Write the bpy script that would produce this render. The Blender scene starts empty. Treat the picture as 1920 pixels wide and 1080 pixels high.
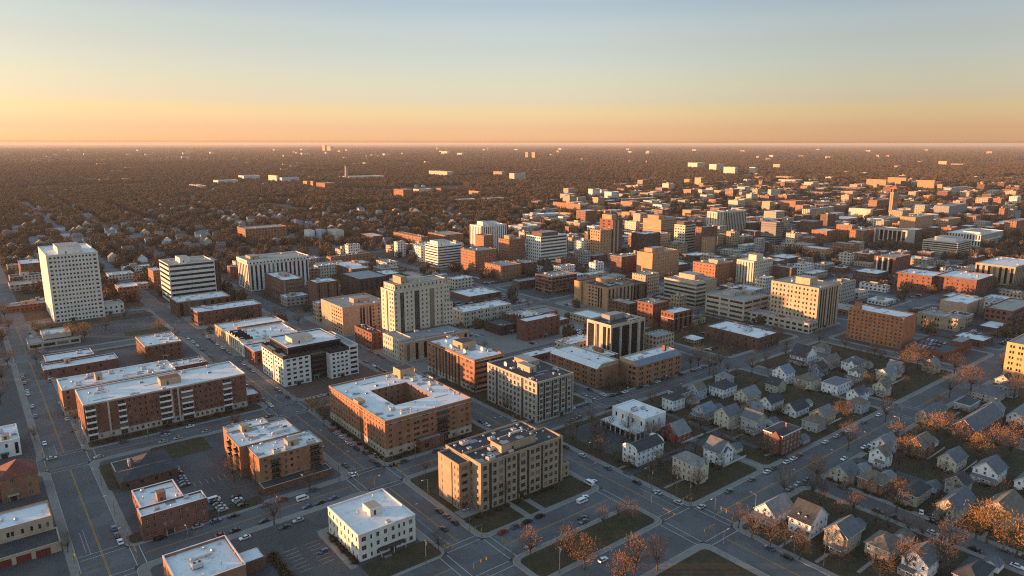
import bpy, math, random, re
import numpy as np
R = math.radians
DENO = False
rnd = random.Random(11)
C = bpy.context.scene.collection
SC = bpy.context.scene

# ------------------------------------------------------------------ camera
F, CH = 1310.0, 155.0
PIT = math.atan(272 / F)
_n = math.hypot(.621, .784)
FW = (.621 / _n, .784 / _n)
RT = (FW[1], -FW[0])
def un(x, y, z=0.0):
    u = x - 960; v = 540 - y
    fw = F * math.cos(PIT) + v * math.sin(PIT); up = -F * math.sin(PIT) + v * math.cos(PIT)
    t = (z - CH) / up
    return ((FW[0] * fw + RT[0] * u) * t, (FW[1] * fw + RT[1] * u) * t)
def pr(X, Y, Z=0.0):
    d = X * FW[0] + Y * FW[1]; s = X * RT[0] + Y * RT[1]; h = Z - CH
    zf = max(1e-3, d * math.cos(PIT) - h * math.sin(PIT)); up = d * math.sin(PIT) + h * math.cos(PIT)
    return (960 + F * s / zf, 540 - F * up / zf)
def solve(x, yt, yb):
    lo, hi = .1, 140.
    for _ in range(50):
        m = (lo + hi) / 2; X, Y = un(x, yt, m)
        if pr(X, Y)[1] < yb: lo = m
        else: hi = m
    return X, Y, m
def along(X, Y, Z, ax, px):
    lo, hi = 0., 400.
    for _ in range(50):
        m = (lo + hi) / 2; q = pr(X + (0 if ax else m), Y + (m if ax else 0), Z)[0]
        if (ax == 0) == (q < px): lo = m
        else: hi = m
    return m
def foot(s):
    X, Y, h = solve(*s[:3])
    if len(s) > 5:                                # depth read from the height of the far-left roof corner instead
        lo, hi = 0., 200.
        for _ in range(40):
            m = (lo + hi) / 2
            if pr(X, Y + m, h)[1] > s[5]: lo = m
            else: hi = m
        return X, Y, X + along(X, Y, h, 0, s[4]), Y + lo, h
    return X, Y, X + along(X, Y, h, 0, s[4]), Y + along(X, Y, h, 1, s[3]), h

cam = bpy.data.cameras.new('camera'); co = bpy.data.objects.new('camera', cam); C.objects.link(co)
cam.sensor_width = 36; cam.lens = 36 * F / 1920; cam.clip_start = 1; cam.clip_end = 120000
co.location = (0, 0, CH)
co.rotation_euler = (R(90) - PIT, R(-.05), -math.atan2(FW[0], FW[1]))
SC.camera = co

# ------------------------------------------------------------------ light
SUN_EL = 3.2
az = R(-90)                                   # sun bearing relative to the view direction (left of it)
sd = (FW[0] * math.cos(az) + RT[0] * math.sin(az), FW[1] * math.cos(az) + RT[1] * math.sin(az))
w = bpy.data.worlds.new('World'); SC.world = w; w.use_nodes = True
nt = w.node_tree; bg = nt.nodes['Background']
sky = nt.nodes.new('ShaderNodeTexSky'); sky.sky_type = 'NISHITA'; sky.sun_disc = False
sky.sun_elevation = R(SUN_EL); sky.sun_rotation = math.atan2(sd[0], sd[1])
sky.air_density = 1.0; sky.dust_density = .3; sky.ozone_density = 1.0; sky.altitude = 150
_tc = nt.nodes.new('ShaderNodeTexCoord'); _sx = nt.nodes.new('ShaderNodeSeparateXYZ'); nt.links.new(_tc.outputs['Generated'], _sx.inputs[0])
_rp = nt.nodes.new('ShaderNodeValToRGB'); nt.links.new(_sx.outputs[2], _rp.inputs[0])      # warmer low down, bluer higher up; sky above the view brightened to lift shade
_e = _rp.color_ramp.elements; _e[0].position = 0; _e[0].color = (.19, .19, .62, 1); _e[1].position = 1; _e[1].color = (*(0.562, 0.594, 0.637), 1)
for _p, _c in ((.0022, (0.231, 0.246, 1.0)), (0.02, (0.208, 0.206, 0.60)), (0.042, (0.222, 0.216, 0.375)), (0.056, (0.214, 0.210, 0.384)), (0.078, (0.228, 0.222, 0.329)), (0.098, (0.238, 0.227, 0.327)), (0.126, (0.246, 0.231, 0.305)), (0.153, (0.257, 0.245, 0.310)), (0.181, (0.241, 0.232, 0.304)), (0.3, (0.500, 0.525, 0.575))):
    _q = _e.new(_p); _q.color = (*_c, 1)
_mx = nt.nodes.new('ShaderNodeMix'); _mx.data_type = 'RGBA'; _mx.blend_type = 'MULTIPLY'; _mx.inputs[0].default_value = 1
nt.links.new(sky.outputs[0], _mx.inputs[6]); nt.links.new(_rp.outputs[0], _mx.inputs[7])
_m2 = nt.nodes.new('ShaderNodeMix'); _m2.data_type = 'RGBA'; _m2.blend_type = 'MULTIPLY'; _m2.inputs[0].default_value = 1; _dt = nt.nodes.new('ShaderNodeVectorMath'); _dt.operation = 'DOT_PRODUCT'; nt.links.new(_tc.outputs['Generated'], _dt.inputs[0]); _dt.inputs[1].default_value = (RT[0] * .5, RT[1] * .5, 0)
_ad = nt.nodes.new('ShaderNodeMath'); _ad.inputs[1].default_value = .5; nt.links.new(_dt.outputs['Value'], _ad.inputs[0])
_r2 = nt.nodes.new('ShaderNodeValToRGB'); nt.links.new(_ad.outputs[0], _r2.inputs[0]); _f = _r2.color_ramp.elements      # the sunward side glows, the far side is duller
_f[0].position = .2; _r2.color_ramp.interpolation = 'EASE'; _f[0].color = (.86, .81, .74, 1); _f[1].position = .8; _f[1].color = (.62, .63, .65, 1); _g = _f.new(.5); _g.color = (1, 1, 1, 1)
_m3 = nt.nodes.new('ShaderNodeMix'); _m3.data_type = 'RGBA'; _m3.blend_type = 'MULTIPLY'; _m3.inputs[0].default_value = 1; nt.links.new(_r2.outputs[0], _m3.inputs[6]); _m3.inputs[7].default_value = (4, 4, 4, 1); nt.links.new(_m3.outputs[2], _m2.inputs[7])
nt.links.new(_mx.outputs[2], _m2.inputs[6]); nt.links.new(_m2.outputs[2], bg.inputs[0]); bg.inputs[1].default_value = .13
sl = bpy.data.lights.new('sun', 'SUN'); so = bpy.data.objects.new('sun', sl); C.objects.link(so)
sl.energy = 5.0; sl.angle = R(.55); sl.color = (1, .475, .2)
from mathutils import Vector
so.rotation_euler = Vector((-sd[0] * math.cos(R(SUN_EL)), -sd[1] * math.cos(R(SUN_EL)), -math.sin(R(SUN_EL)))).to_track_quat('-Z', 'Y').to_euler()
so.location = (0, 0, 400)
SC.view_settings.view_transform = 'Standard'; SC.view_settings.look = 'None'
SC.view_settings.exposure = 1.5; SC.view_settings.gamma = 1
SC.render.engine = 'CYCLES'
SC.cycles.max_bounces = 4; SC.cycles.diffuse_bounces = 2; SC.cycles.glossy_bounces = 2
SC.cycles.transmission_bounces = 1; SC.cycles.volume_bounces = 0; SC.cycles.transparent_max_bounces = 4
SC.cycles.use_denoising = DENO; SC.cycles.filter_width = 1.15; SC.cycles.use_adaptive_sampling = False

# ------------------------------------------------------------------ materials
MATS = {}
def newmat(key):
    m = bpy.data.materials.new(key); m.use_nodes = True
    t = m.node_tree; b = t.nodes['Principled BSDF']; MATS[key] = m
    return m, t, b
def N(t, typ, **kw):
    n = t.nodes.new(typ)
    for k, v in kw.items(): setattr(n, k, v)
    return n
def math_n(t, op, a, b=None):
    n = N(t, 'ShaderNodeMath', operation=op)
    for i, v in enumerate((a, b)):
        if v is None: continue
        if isinstance(v, (int, float)): n.inputs[i].default_value = v
        else: t.links.new(v, n.inputs[i])
    return n.outputs[0]
def mixc(t, fac, a, b, mode='MIX'):
    n = N(t, 'ShaderNodeMix', data_type='RGBA', blend_type=mode)
    for i, v in ((0, fac), (6, a), (7, b)):
        if isinstance(v, (int, float)): n.inputs[i].default_value = v
        elif isinstance(v, tuple): n.inputs[i].default_value = (*v[:3], 1)
        else: t.links.new(v, n.inputs[i])
    return n.outputs[2]
def noise(t, scale, detail=4, vec=None, rough=.55):
    n = N(t, 'ShaderNodeTexNoise'); n.inputs['Scale'].default_value = scale
    n.inputs['Detail'].default_value = detail; n.inputs['Roughness'].default_value = rough
    if vec is not None: t.links.new(vec, n.inputs['Vector'])
    return n.outputs[0]
def ramp(t, fac, a, b):
    n = N(t, 'ShaderNodeMapRange'); n.inputs[1].default_value = a; n.inputs[2].default_value = b
    t.links.new(fac, n.inputs[0]); return n.outputs[0]
def position(t): return N(t, 'ShaderNodeNewGeometry').outputs['Position']
def scaled(t, vec, s):
    n = N(t, 'ShaderNodeMapping'); n.inputs['Scale'].default_value = s
    t.links.new(vec, n.inputs['Vector']); return n.outputs[0]
def dirty(t, col, amount=.3, scale=.25):
    """weathering: broad blotches, fine grain and rain streaks"""
    p = position(t)
    c = mixc(t, ramp(t, noise(t, scale, 4, p), .3, .75), tuple(x * (1 - amount) for x in col), tuple(min(1, x * (1 + amount * .6)) for x in col))
    st = ramp(t, noise(t, 1, 3, scaled(t, p, (.9, .9, .09))), .48, .8)
    c = mixc(t, math_n(t, 'MULTIPLY', st, amount * .9), c, tuple(x * .55 for x in col))
    g = ramp(t, noise(t, 2.6, 2, p), .35, .65)
    return mixc(t, math_n(t, 'MULTIPLY', g, amount * .5), c, tuple(x * .7 for x in col))
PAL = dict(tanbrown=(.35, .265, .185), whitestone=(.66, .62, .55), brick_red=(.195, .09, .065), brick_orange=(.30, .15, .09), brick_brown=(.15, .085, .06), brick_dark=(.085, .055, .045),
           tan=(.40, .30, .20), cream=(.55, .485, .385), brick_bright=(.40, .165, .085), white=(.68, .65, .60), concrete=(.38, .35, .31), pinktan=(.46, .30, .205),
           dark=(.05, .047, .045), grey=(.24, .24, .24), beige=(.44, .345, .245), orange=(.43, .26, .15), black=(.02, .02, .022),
           yellow=(.50, .34, .16), rust=(.21, .09, .05), lwhite=(.74, .73, .71), slate=(.075, .08, .09), teal=(.06, .075, .085),
           palegrey=(.5, .5, .5), bluegrey=(.22, .27, .32), stone=(.46, .40, .32))
def wall(k):
    if k in MATS: return MATS[k]
    m, t, b = newmat(k)
    col = PAL[k]
    t.links.new(dirty(t, col, .28 if 'brick' in k else .2), b.inputs['Base Color'])
    b.inputs['Roughness'].default_value = .88; b.inputs['Specular IOR Level'].default_value = .25
    return m
def pat(base, bay, fh, wf, hf, glass=(.025, .028, .032)):
    """wall whose small distant windows are a procedural pattern (UV in metres)"""
    key = f'windowed_{base}_{bay}_{fh}_{wf}_{hf}'
    if key in MATS: return MATS[key]
    m, t, b = newmat(key); col = PAL[base]
    uv = N(t, 'ShaderNodeUVMap').outputs[0]
    sx = N(t, 'ShaderNodeSeparateXYZ'); t.links.new(uv, sx.inputs[0])
    u = math_n(t, 'DIVIDE', sx.outputs[0], bay); v = math_n(t, 'DIVIDE', sx.outputs[1], fh)
    fu = math_n(t, 'FRACT', u); fv = math_n(t, 'FRACT', v)
    a = math_n(t, 'LESS_THAN', math_n(t, 'ABSOLUTE', math_n(t, 'SUBTRACT', fu, .5)), wf / 2)
    c = math_n(t, 'LESS_THAN', math_n(t, 'ABSOLUTE', math_n(t, 'SUBTRACT', fv, .52)), hf / 2)
    k = math_n(t, 'MULTIPLY', a, c)
    nz = N(t, 'ShaderNodeSeparateXYZ'); t.links.new(N(t, 'ShaderNodeNewGeometry').outputs['Normal'], nz.inputs[0])
    k = math_n(t, 'MULTIPLY', k, math_n(t, 'LESS_THAN', math_n(t, 'ABSOLUTE', nz.outputs[2]), .5))
    cell = N(t, 'ShaderNodeCombineXYZ'); t.links.new(math_n(t, 'FLOOR', u), cell.inputs[0]); t.links.new(math_n(t, 'FLOOR', v), cell.inputs[1])
    wn = N(t, 'ShaderNodeTexWhiteNoise'); t.links.new(cell.outputs[0], wn.inputs[0])
    gl = mixc(t, ramp(t, wn.outputs[0], .55, 1.0), glass, (.16, .14, .12))
    t.links.new(mixc(t, k, dirty(t, col, .22), gl), b.inputs['Base Color'])
    t.links.new(math_n(t, 'SUBTRACT', .88, math_n(t, 'MULTIPLY', k, .6)), b.inputs['Roughness'])
    b.inputs['Specular IOR Level'].default_value = .3
    return m
def mat(k):
    if k in MATS: return MATS[k]
    if k.startswith('pat:'):
        p = k.split(':'); return pat(p[1], *map(float, p[2:]))
    if k in PAL: return wall(k)
    return MATS[k]
def simple(k, col, rough=.6, metal=0, var=0.0, scale=1.0, spec=.4):
    m, t, b = newmat(k)
    if var: t.links.new(dirty(t, col, var, scale), b.inputs['Base Color'])
    else: b.inputs['Base Color'].default_value = (*col, 1)
    b.inputs['Roughness'].default_value = rough; b.inputs['Metallic'].default_value = metal
    b.inputs['Specular IOR Level'].default_value = spec
    return m
simple('glass_dark', (.012, .014, .017), .12, spec=.22)
simple('glass_mid', (.03, .034, .038), .12, spec=.3)
simple('glass_blind', (.17, .15, .125), .25, spec=.3)
simple('glass_blue', (.022, .032, .04), .1, spec=.4)
simple('frame_white', (.6, .58, .54), .5); simple('frame_dark', (.05, .045, .04), .5); simple('frame_tan', (.36, .3, .22), .6)
simple('metal', (.42, .42, .42), .45, .3, .25); simple('galv', (.5, .5, .5), .5, .2); simple('pole_metal', (.2, .2, .2), .5, .4)
simple('wood_pole', (.16, .12, .09), .9, 0, .3); simple('signal_yellow', (.65, .34, .02), .5); simple('asph_roof_tile', (.07, .068, .066), .9, 0, .3)
simple('rust_metal', (.28, .15, .09), .7, 0, .35); simple('sign_white', (.7, .7, .7), .5); simple('awning_teal', (.03, .25, .22), .7); simple('red_paint', (.4, .04, .03), .6)
simple('rubber', (.012, .012, .012), .8); simple('yellow_line', (.50, .27, .03), .8, 0, .35, 1.2); simple('white_line', (.52, .52, .5), .8, 0, .4, 1.2)
simple('kerb', (.33, .31, .28), .9, 0, .2); simple('door_red', (.16, .03, .025), .5); simple('door_dark', (.05, .035, .03), .5)
for nm, c in dict(car_black=(.012, .012, .014), car_white=(.72, .72, .72), car_silver=(.38, .39, .4), car_grey=(.1, .105, .11), car_red=(.28, .02, .018), car_blue=(.04, .08, .18)).items():
    m = simple(nm, c, .28, .1, spec=.5); m.node_tree.nodes['Principled BSDF'].inputs['Coat Weight'].default_value = .5
simple('car_glass', (.02, .022, .025), .06, spec=.6)
def roofmat(k, col, stain, amt, pink=0):
    m, t, b = newmat(k); p = position(t)
    c = mixc(t, ramp(t, noise(t, .09, 5, p, .65), .32, .72), tuple(x * .86 for x in col), col)
    c = mixc(t, math_n(t, 'MULTIPLY', ramp(t, noise(t, .22, 6, p, .7), .56, .74), amt), c, stain)
    c = mixc(t, math_n(t, 'MULTIPLY', ramp(t, noise(t, 1.3, 3, p), .62, .75), amt * .8), c, tuple(x * .7 for x in stain))
    br = N(t, 'ShaderNodeTexBrick'); br.inputs['Scale'].default_value = .12; br.inputs['Color1'].default_value = (0, 0, 0, 1); br.inputs['Color2'].default_value = (1, 1, 1, 1); br.inputs['Mortar Size'].default_value = 0; t.links.new(p, br.inputs['Vector'])
    c = mixc(t, math_n(t, 'MULTIPLY', ramp(t, br.outputs[0], .3, 1), .16), c, tuple(x * .62 for x in col))
    po = noise(t, .33, 3, p, .5); ring = math_n(t, 'LESS_THAN', math_n(t, 'ABSOLUTE', math_n(t, 'SUBTRACT', po, .63)), .012)
    c = mixc(t, math_n(t, 'MULTIPLY', ring, .45), c, stain)
    sx = N(t, 'ShaderNodeSeparateXYZ'); t.links.new(p, sx.inputs[0])
    seam = math_n(t, 'LESS_THAN', math_n(t, 'FRACT', math_n(t, 'DIVIDE', sx.outputs[1], 3.05)), .05)
    c = mixc(t, math_n(t, 'MULTIPLY', seam, .22), c, tuple(x * .5 for x in col))
    t.links.new(c, b.inputs['Base Color']); b.inputs['Roughness'].default_value = .75; b.inputs['Specular IOR Level'].default_value = .2
roofmat('roof_white', (.77, .77, .77), (.34, .32, .3), .85)
roofmat('roof_grey', (.30, .30, .31), (.13, .13, .13), .6)
roofmat('roof_dark', (.055, .056, .06), (.12, .115, .11), .5)
roofmat('roof_tan', (.38, .33, .28), (.16, .13, .11), .6)
def shingle(k, col):
    m, t, b = newmat(k); p = position(t)
    c = mixc(t, ramp(t, noise(t, .6, 4, p), .3, .7), tuple(x * .72 for x in col), tuple(x * 1.2 for x in col))
    sx = N(t, 'ShaderNodeSeparateXYZ'); t.links.new(p, sx.inputs[0])
    s = math_n(t, 'LESS_THAN', math_n(t, 'FRACT', math_n(t, 'DIVIDE', sx.outputs[2], .3)), .22)
    c = mixc(t, math_n(t, 'MULTIPLY', s, .35), c, tuple(x * .5 for x in col))
    t.links.new(c, b.inputs['Base Color']); b.inputs['Roughness'].default_value = .9
shingle('shingle_slate', (.12, .13, .145)); shingle('shingle_grey', (.2, .2, .2)); shingle('shingle_brown', (.16, .13, .105))
shingle('shingle_dark', (.045, .05, .058)); shingle('shingle_red', (.17, .055, .04)); shingle('shingle_blue', (.16, .2, .25))
def siding(k, col):
    m, t, b = newmat(k); p = position(t)
    sx = N(t, 'ShaderNodeSeparateXYZ'); t.links.new(p, sx.inputs[0])
    s = math_n(t, 'LESS_THAN', math_n(t, 'FRACT', math_n(t, 'DIVIDE', sx.outputs[2], .2)), .2)
    c = mixc(t, math_n(t, 'MULTIPLY', s, .3), dirty(t, col, .2, .5), tuple(x * .5 for x in col))
    t.links.new(c, b.inputs['Base Color']); b.inputs['Roughness'].default_value = .7
siding('siding_white', (.8, .8, .8)); siding('siding_cream', (.58, .52, .40)); siding('siding_grey', (.4, .4, .4)); siding('siding_tan', (.46, .38, .29))
siding('siding_yellow', (.60, .47, .23)); siding('siding_red', (.3, .07, .055)); siding('siding_blue', (.35, .42, .5))
def groundmat(k, a, b_, c_=None, s1=.02, s2=.25, rough=.95):
    m, t, b = newmat(k); p = position(t)
    c = mixc(t, ramp(t, noise(t, s1, 6, p, .6), .35, .68), a, b_)
    c = mixc(t, math_n(t, 'MULTIPLY', ramp(t, noise(t, s2, 5, p, .65), .42, .72), .75), c, c_ or tuple(x * .6 for x in a))
    g = ramp(t, noise(t, 3., 2, p), .3, .7)
    c = mixc(t, math_n(t, 'MULTIPLY', g, .3), c, tuple(x * .6 for x in a))
    t.links.new(c, b.inputs['Base Color']); b.inputs['Roughness'].default_value = rough; b.inputs['Specular IOR Level'].default_value = .25
    return m
def tarmac(k, col):
    """asphalt: repaired patches, cracks, oil and worn lanes"""
    m, t, b = newmat(k); p = position(t)
    c = mixc(t, ramp(t, noise(t, .035, 5, p, .6), .3, .7), tuple(x * .78 for x in col), tuple(x * 1.2 for x in col))
    vo = N(t, 'ShaderNodeTexVoronoi', feature='F1', distance='CHEBYCHEV'); vo.inputs['Scale'].default_value = .11; t.links.new(p, vo.inputs['Vector'])
    sp = N(t, 'ShaderNodeSeparateColor'); t.links.new(vo.outputs['Color'], sp.inputs[0])
    c = mixc(t, math_n(t, 'MULTIPLY', ramp(t, sp.outputs[0], .62, .66), .4), c, tuple(x * .62 for x in col))
    c = mixc(t, math_n(t, 'MULTIPLY', ramp(t, sp.outputs[1], .8, .84), .35), c, tuple(x * 1.5 for x in col))
    ve = N(t, 'ShaderNodeTexVoronoi', feature='DISTANCE_TO_EDGE'); ve.inputs['Scale'].default_value = .17
    wv = N(t, 'ShaderNodeMix', data_type='VECTOR'); wv.inputs[0].default_value = .12; t.links.new(p, wv.inputs[4]); nz = N(t, 'ShaderNodeTexNoise'); nz.inputs['Scale'].default_value = .4; t.links.new(p, nz.inputs['Vector']); 
    sc = N(t, 'ShaderNodeVectorMath', operation='SCALE'); sc.inputs['Scale'].default_value = 14; t.links.new(nz.outputs['Color'], sc.inputs[0])
    ad = N(t, 'ShaderNodeVectorMath', operation='ADD'); t.links.new(p, ad.inputs[0]); t.links.new(sc.outputs[0], ad.inputs[1]); t.links.new(ad.outputs[0], ve.inputs['Vector'])
    c = mixc(t, math_n(t, 'MULTIPLY', math_n(t, 'LESS_THAN', ve.outputs[0], .02), .5), c, tuple(x * .45 for x in col))
    c = mixc(t, math_n(t, 'MULTIPLY', ramp(t, noise(t, .5, 5, p, .7), .56, .72), .5), c, tuple(x * .55 for x in col))
    c = mixc(t, math_n(t, 'MULTIPLY', ramp(t, noise(t, 2.5, 3, p), .4, .7), .25), c, tuple(x * 1.35 for x in col))
    t.links.new(c, b.inputs['Base Color']); b.inputs['Roughness'].default_value = .82; b.inputs['Specular IOR Level'].default_value = .25
tarmac('asphalt', (.105, .108, .113)); tarmac('asphalt_lot', (.074, .075, .078))
groundmat('earth', (.075, .05, .034), (.045, .032, .024), (.10, .062, .036), .0016, .012)
groundmat('city_lot', (.062, .06, .057), (.04, .037, .033), (.105, .09, .072), .045, .11)
groundmat('paving', (.235, .22, .20), (.175, .165, .15), (.29, .27, .245), .05, .5)
groundmat('brick_paving', (.12, .075, .06), (.09, .06, .05), (.15, .11, .09), .05, .5)
groundmat('grass', (.042, .042, .022), (.09, .064, .036), (.026, .026, .015), .09, .32)
groundmat('dry_grass', (.075, .058, .032), (.05, .042, .024), (.04, .034, .02), .06, .5)
def leafmat(k, c1, c2, patch=None):
    m, t, b = newmat(k); p = position(t)
    oi = N(t, 'ShaderNodeObjectInfo')
    f = math_n(t, 'ADD', math_n(t, 'MULTIPLY', noise(t, .5, 2, p), .7), math_n(t, 'MULTIPLY', oi.outputs['Random'], .6))
    t.links.new(mixc(t, ramp(t, f, .3, 1.0), c1, c2), b.inputs['Base Color'])
    if patch: t.links.new(mixc(t, ramp(t, noise(t, .0045, 4, p, .6), .42, .62), b.inputs['Base Color'].links[0].from_socket, patch), b.inputs['Base Color'])
    b.inputs['Roughness'].default_value = .9; b.inputs['Specular IOR Level'].default_value = .1
leafmat('bark', (.07, .055, .045), (.11, .09, .075))
leafmat('twig_grey', (.10, .078, .064), (.15, .115, .09))
leafmat('twig_brown', (.15, .085, .052), (.21, .12, .072))
leafmat('crown_lit_orange', (.225, .125, .068), (.30, .165, .085))  # rust twig colour with low sunlight put into it
leafmat('crown_lit_gold', (.24, .135, .045), (.33, .19, .065))  # golden crown colour, partly low sunlight painted in
leafmat('leaf_green', (.03, .035, .016), (.05, .045, .022))
leafmat('forest_brown', (.08, .062, .048), (.135, .098, .068), (.15, .095, .055))
leafmat('forest_rust', (.15, .097, .058), (.2, .132, .07))
leafmat('forest_dark', (.066, .058, .046), (.10, .082, .063), (.105, .075, .05))

# ------------------------------------------------------------------ mesh builder
class MB:
    def __init__(s): s.v = []; s.f = []; s.m = []; s.mats = []; s.ix = {}
    def mi(s, k):
        if k not in s.ix: s.ix[k] = len(s.mats); s.mats.append(k)
        return s.ix[k]
    def q(s, pts, k):
        i = len(s.v); s.v += [tuple(p) for p in pts]; s.f.append(tuple(range(i, i + len(pts)))); s.m.append(s.mi(k))
    def box(s, x0, y0, z0, x1, y1, z1, k, bottom=False):
        a, b, c, d = (x0, y0), (x1, y0), (x1, y1), (x0, y1)
        for p, q_ in ((a, b), (b, c), (c, d), (d, a)):
            s.q([(*p, z0), (*q_, z0), (*q_, z1), (*p, z1)], k)
        s.q([(*a, z1), (*b, z1), (*c, z1), (*d, z1)], k)
        if bottom: s.q([(*d, z0), (*c, z0), (*b, z0), (*a, z0)], k)
    def prism(s, poly, z0, z1, k, top=True):
        n = len(poly)
        for i in range(n):
            a, b = poly[i], poly[(i + 1) % n]
            s.q([(*a, z0), (*b, z0), (*b, z1), (*a, z1)], k)
        if top: s.q([(*p, z1) for p in poly], k)
    def tube(s, a, b, ra, rb, k, n=6, cap=True):
        a, b = Vector(a), Vector(b); d = (b - a).normalized()
        u = d.orthogonal().normalized(); w_ = d.cross(u)
        A = [a + (u * math.cos(2 * math.pi * i / n) + w_ * math.sin(2 * math.pi * i / n)) * ra for i in range(n)]
        B = [b + (u * math.cos(2 * math.pi * i / n) + w_ * math.sin(2 * math.pi * i / n)) * rb for i in range(n)]
        for i in range(n): s.q([A[i], A[(i + 1) % n], B[(i + 1) % n], B[i]], k)
        if cap: s.q(B, k)
    def mesh(s, name):
        me = bpy.data.meshes.new(name); me.from_pydata(s.v, [], s.f)
        for k in s.mats: me.materials.append(mat(k))
        me.polygons.foreach_set('material_index', s.m)
        uv = me.uv_layers.new(name='UVMap'); out = []
        for f in s.f:
            p = [s.v[i] for i in f]
            nx = ny = nz = 0
            for i in range(len(p)):
                a, b = p[i], p[(i + 1) % len(p)]
                nx += (a[1] - b[1]) * (a[2] + b[2]); ny += (a[2] - b[2]) * (a[0] + b[0]); nz += (a[0] - b[0]) * (a[1] + b[1])
            if abs(nz) > abs(nx) + abs(ny): out += [c for q_ in p for c in (q_[0], q_[1])]
            elif abs(nx) > abs(ny): out += [c for q_ in p for c in (q_[1], q_[2])]
            else: out += [c for q_ in p for c in (q_[0], q_[2])]
        uv.data.foreach_set('uv', out); me.update()
        return me
    def build(s, name, parent=None, loc=(0, 0, 0), kind=None):
        o = bpy.data.objects.new(name, s.mesh(name)); C.objects.link(o); o.location = loc
        if parent: o.parent = parent
        if kind: o['kind'] = kind
        return o
def inst(name, me, parent=None, loc=(0, 0, 0), rz=0, sc=None):
    o = bpy.data.objects.new(name, me); C.objects.link(o); o.location = loc; o.rotation_euler = (0, 0, rz)
    if sc: o.scale = sc
    if parent: o.parent = parent
    return o
def tag(o, label, cat, group=None):
    o['label'] = label; o['category'] = cat
    if group: o['group'] = group
def thing(name, loc, label, cat, group=None, rz=0):
    o = bpy.data.objects.new(name, None); C.objects.link(o); o.location = loc; o.rotation_euler = (0, 0, rz)
    o.empty_display_size = .5; tag(o, label, cat, group); return o

# ------------------------------------------------------------------ labels that single things out
LM = []                                         # landmarks: (phrase, px, py)
USED = set()
def say(phrase, X, Y, Z=0.0, skip=None):
    """phrase + where it stands, by the nearest landmark that gives a label nobody else has"""
    px, py = pr(X, Y, Z)
    c = sorted(LM, key=lambda l: math.hypot(l[1] - px, 1.6 * (l[2] - py)))[:14]
    cand = []
    for l in c:
        if l[0] == skip: continue
        dx, dy = px - l[1], py - l[2]
        d = ('left of' if dx < 0 else 'right of') if abs(dx) > 1.3 * abs(dy) else ('behind' if dy < 0 else 'in front of')
        cand.append((d, l[0], math.hypot(dx, dy)))
    opts = [f'{phrase} {d} {l}' for d, l, _ in cand[:6]]
    opts += [f'{phrase} {d1} {l1}, {d2} {l2}' for i, (d1, l1, _) in enumerate(cand) for (d2, l2, _) in cand[i + 1:i + 10]]
    for o in opts:
        if o not in USED and len(o.split()) <= 16: USED.add(o); return o
    return opts[0]
HAZE = 3.0e-5
# ------------------------------------------------------------------ windows
WINC = {}
def win_mesh(w_, h_, nx, ny, glass, frame, t=.07):
    key = (round(w_, 1), round(h_, 1), nx, ny, glass, frame)
    if key in WINC: return WINC[key]
    w_, h_ = key[0], key[1]
    m = MB(); m.q([(0, 0, 0), (w_, 0, 0), (w_, 0, h_), (0, 0, h_)], glass)
    f = -.05
    m.box(0, f, 0, t, -.004, h_, frame); m.box(w_ - t, f, 0, w_, -.004, h_, frame)
    m.box(t, f, 0, w_ - t, -.004, t, frame); m.box(t, f, h_ - t, w_ - t, -.004, h_, frame)
    for i in range(1, nx): m.box(w_ * i / nx - t / 2, f + .006, t, w_ * i / nx + t / 2, -.004, h_ - t, frame)
    for j in range(1, ny): m.box(t, f + .012, h_ * j / ny - t / 2, w_ - t, -.004, h_ * j / ny + t / 2, frame)
    WINC[key] = m; m._me = m.mesh('window'); return m

TOK = re.compile(r'([A-Z]?)(\d*\.?\d+)')
def strips(p, L):
    rep = 1
    if p.startswith('='): p = p[1:]
    else: rep = 0
    tk = [(a or '_', float(b)) for a, b in TOK.findall(p)]
    tot = sum(b for _, b in tk)
    if not rep: rep = max(1, round(L / tot))
    sc = L / (tot * rep); x = 0; out = []
    for _ in range(rep):
        for a, b in tk: out.append((a, x, x + b * sc)); x += b * sc
    return out

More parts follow.
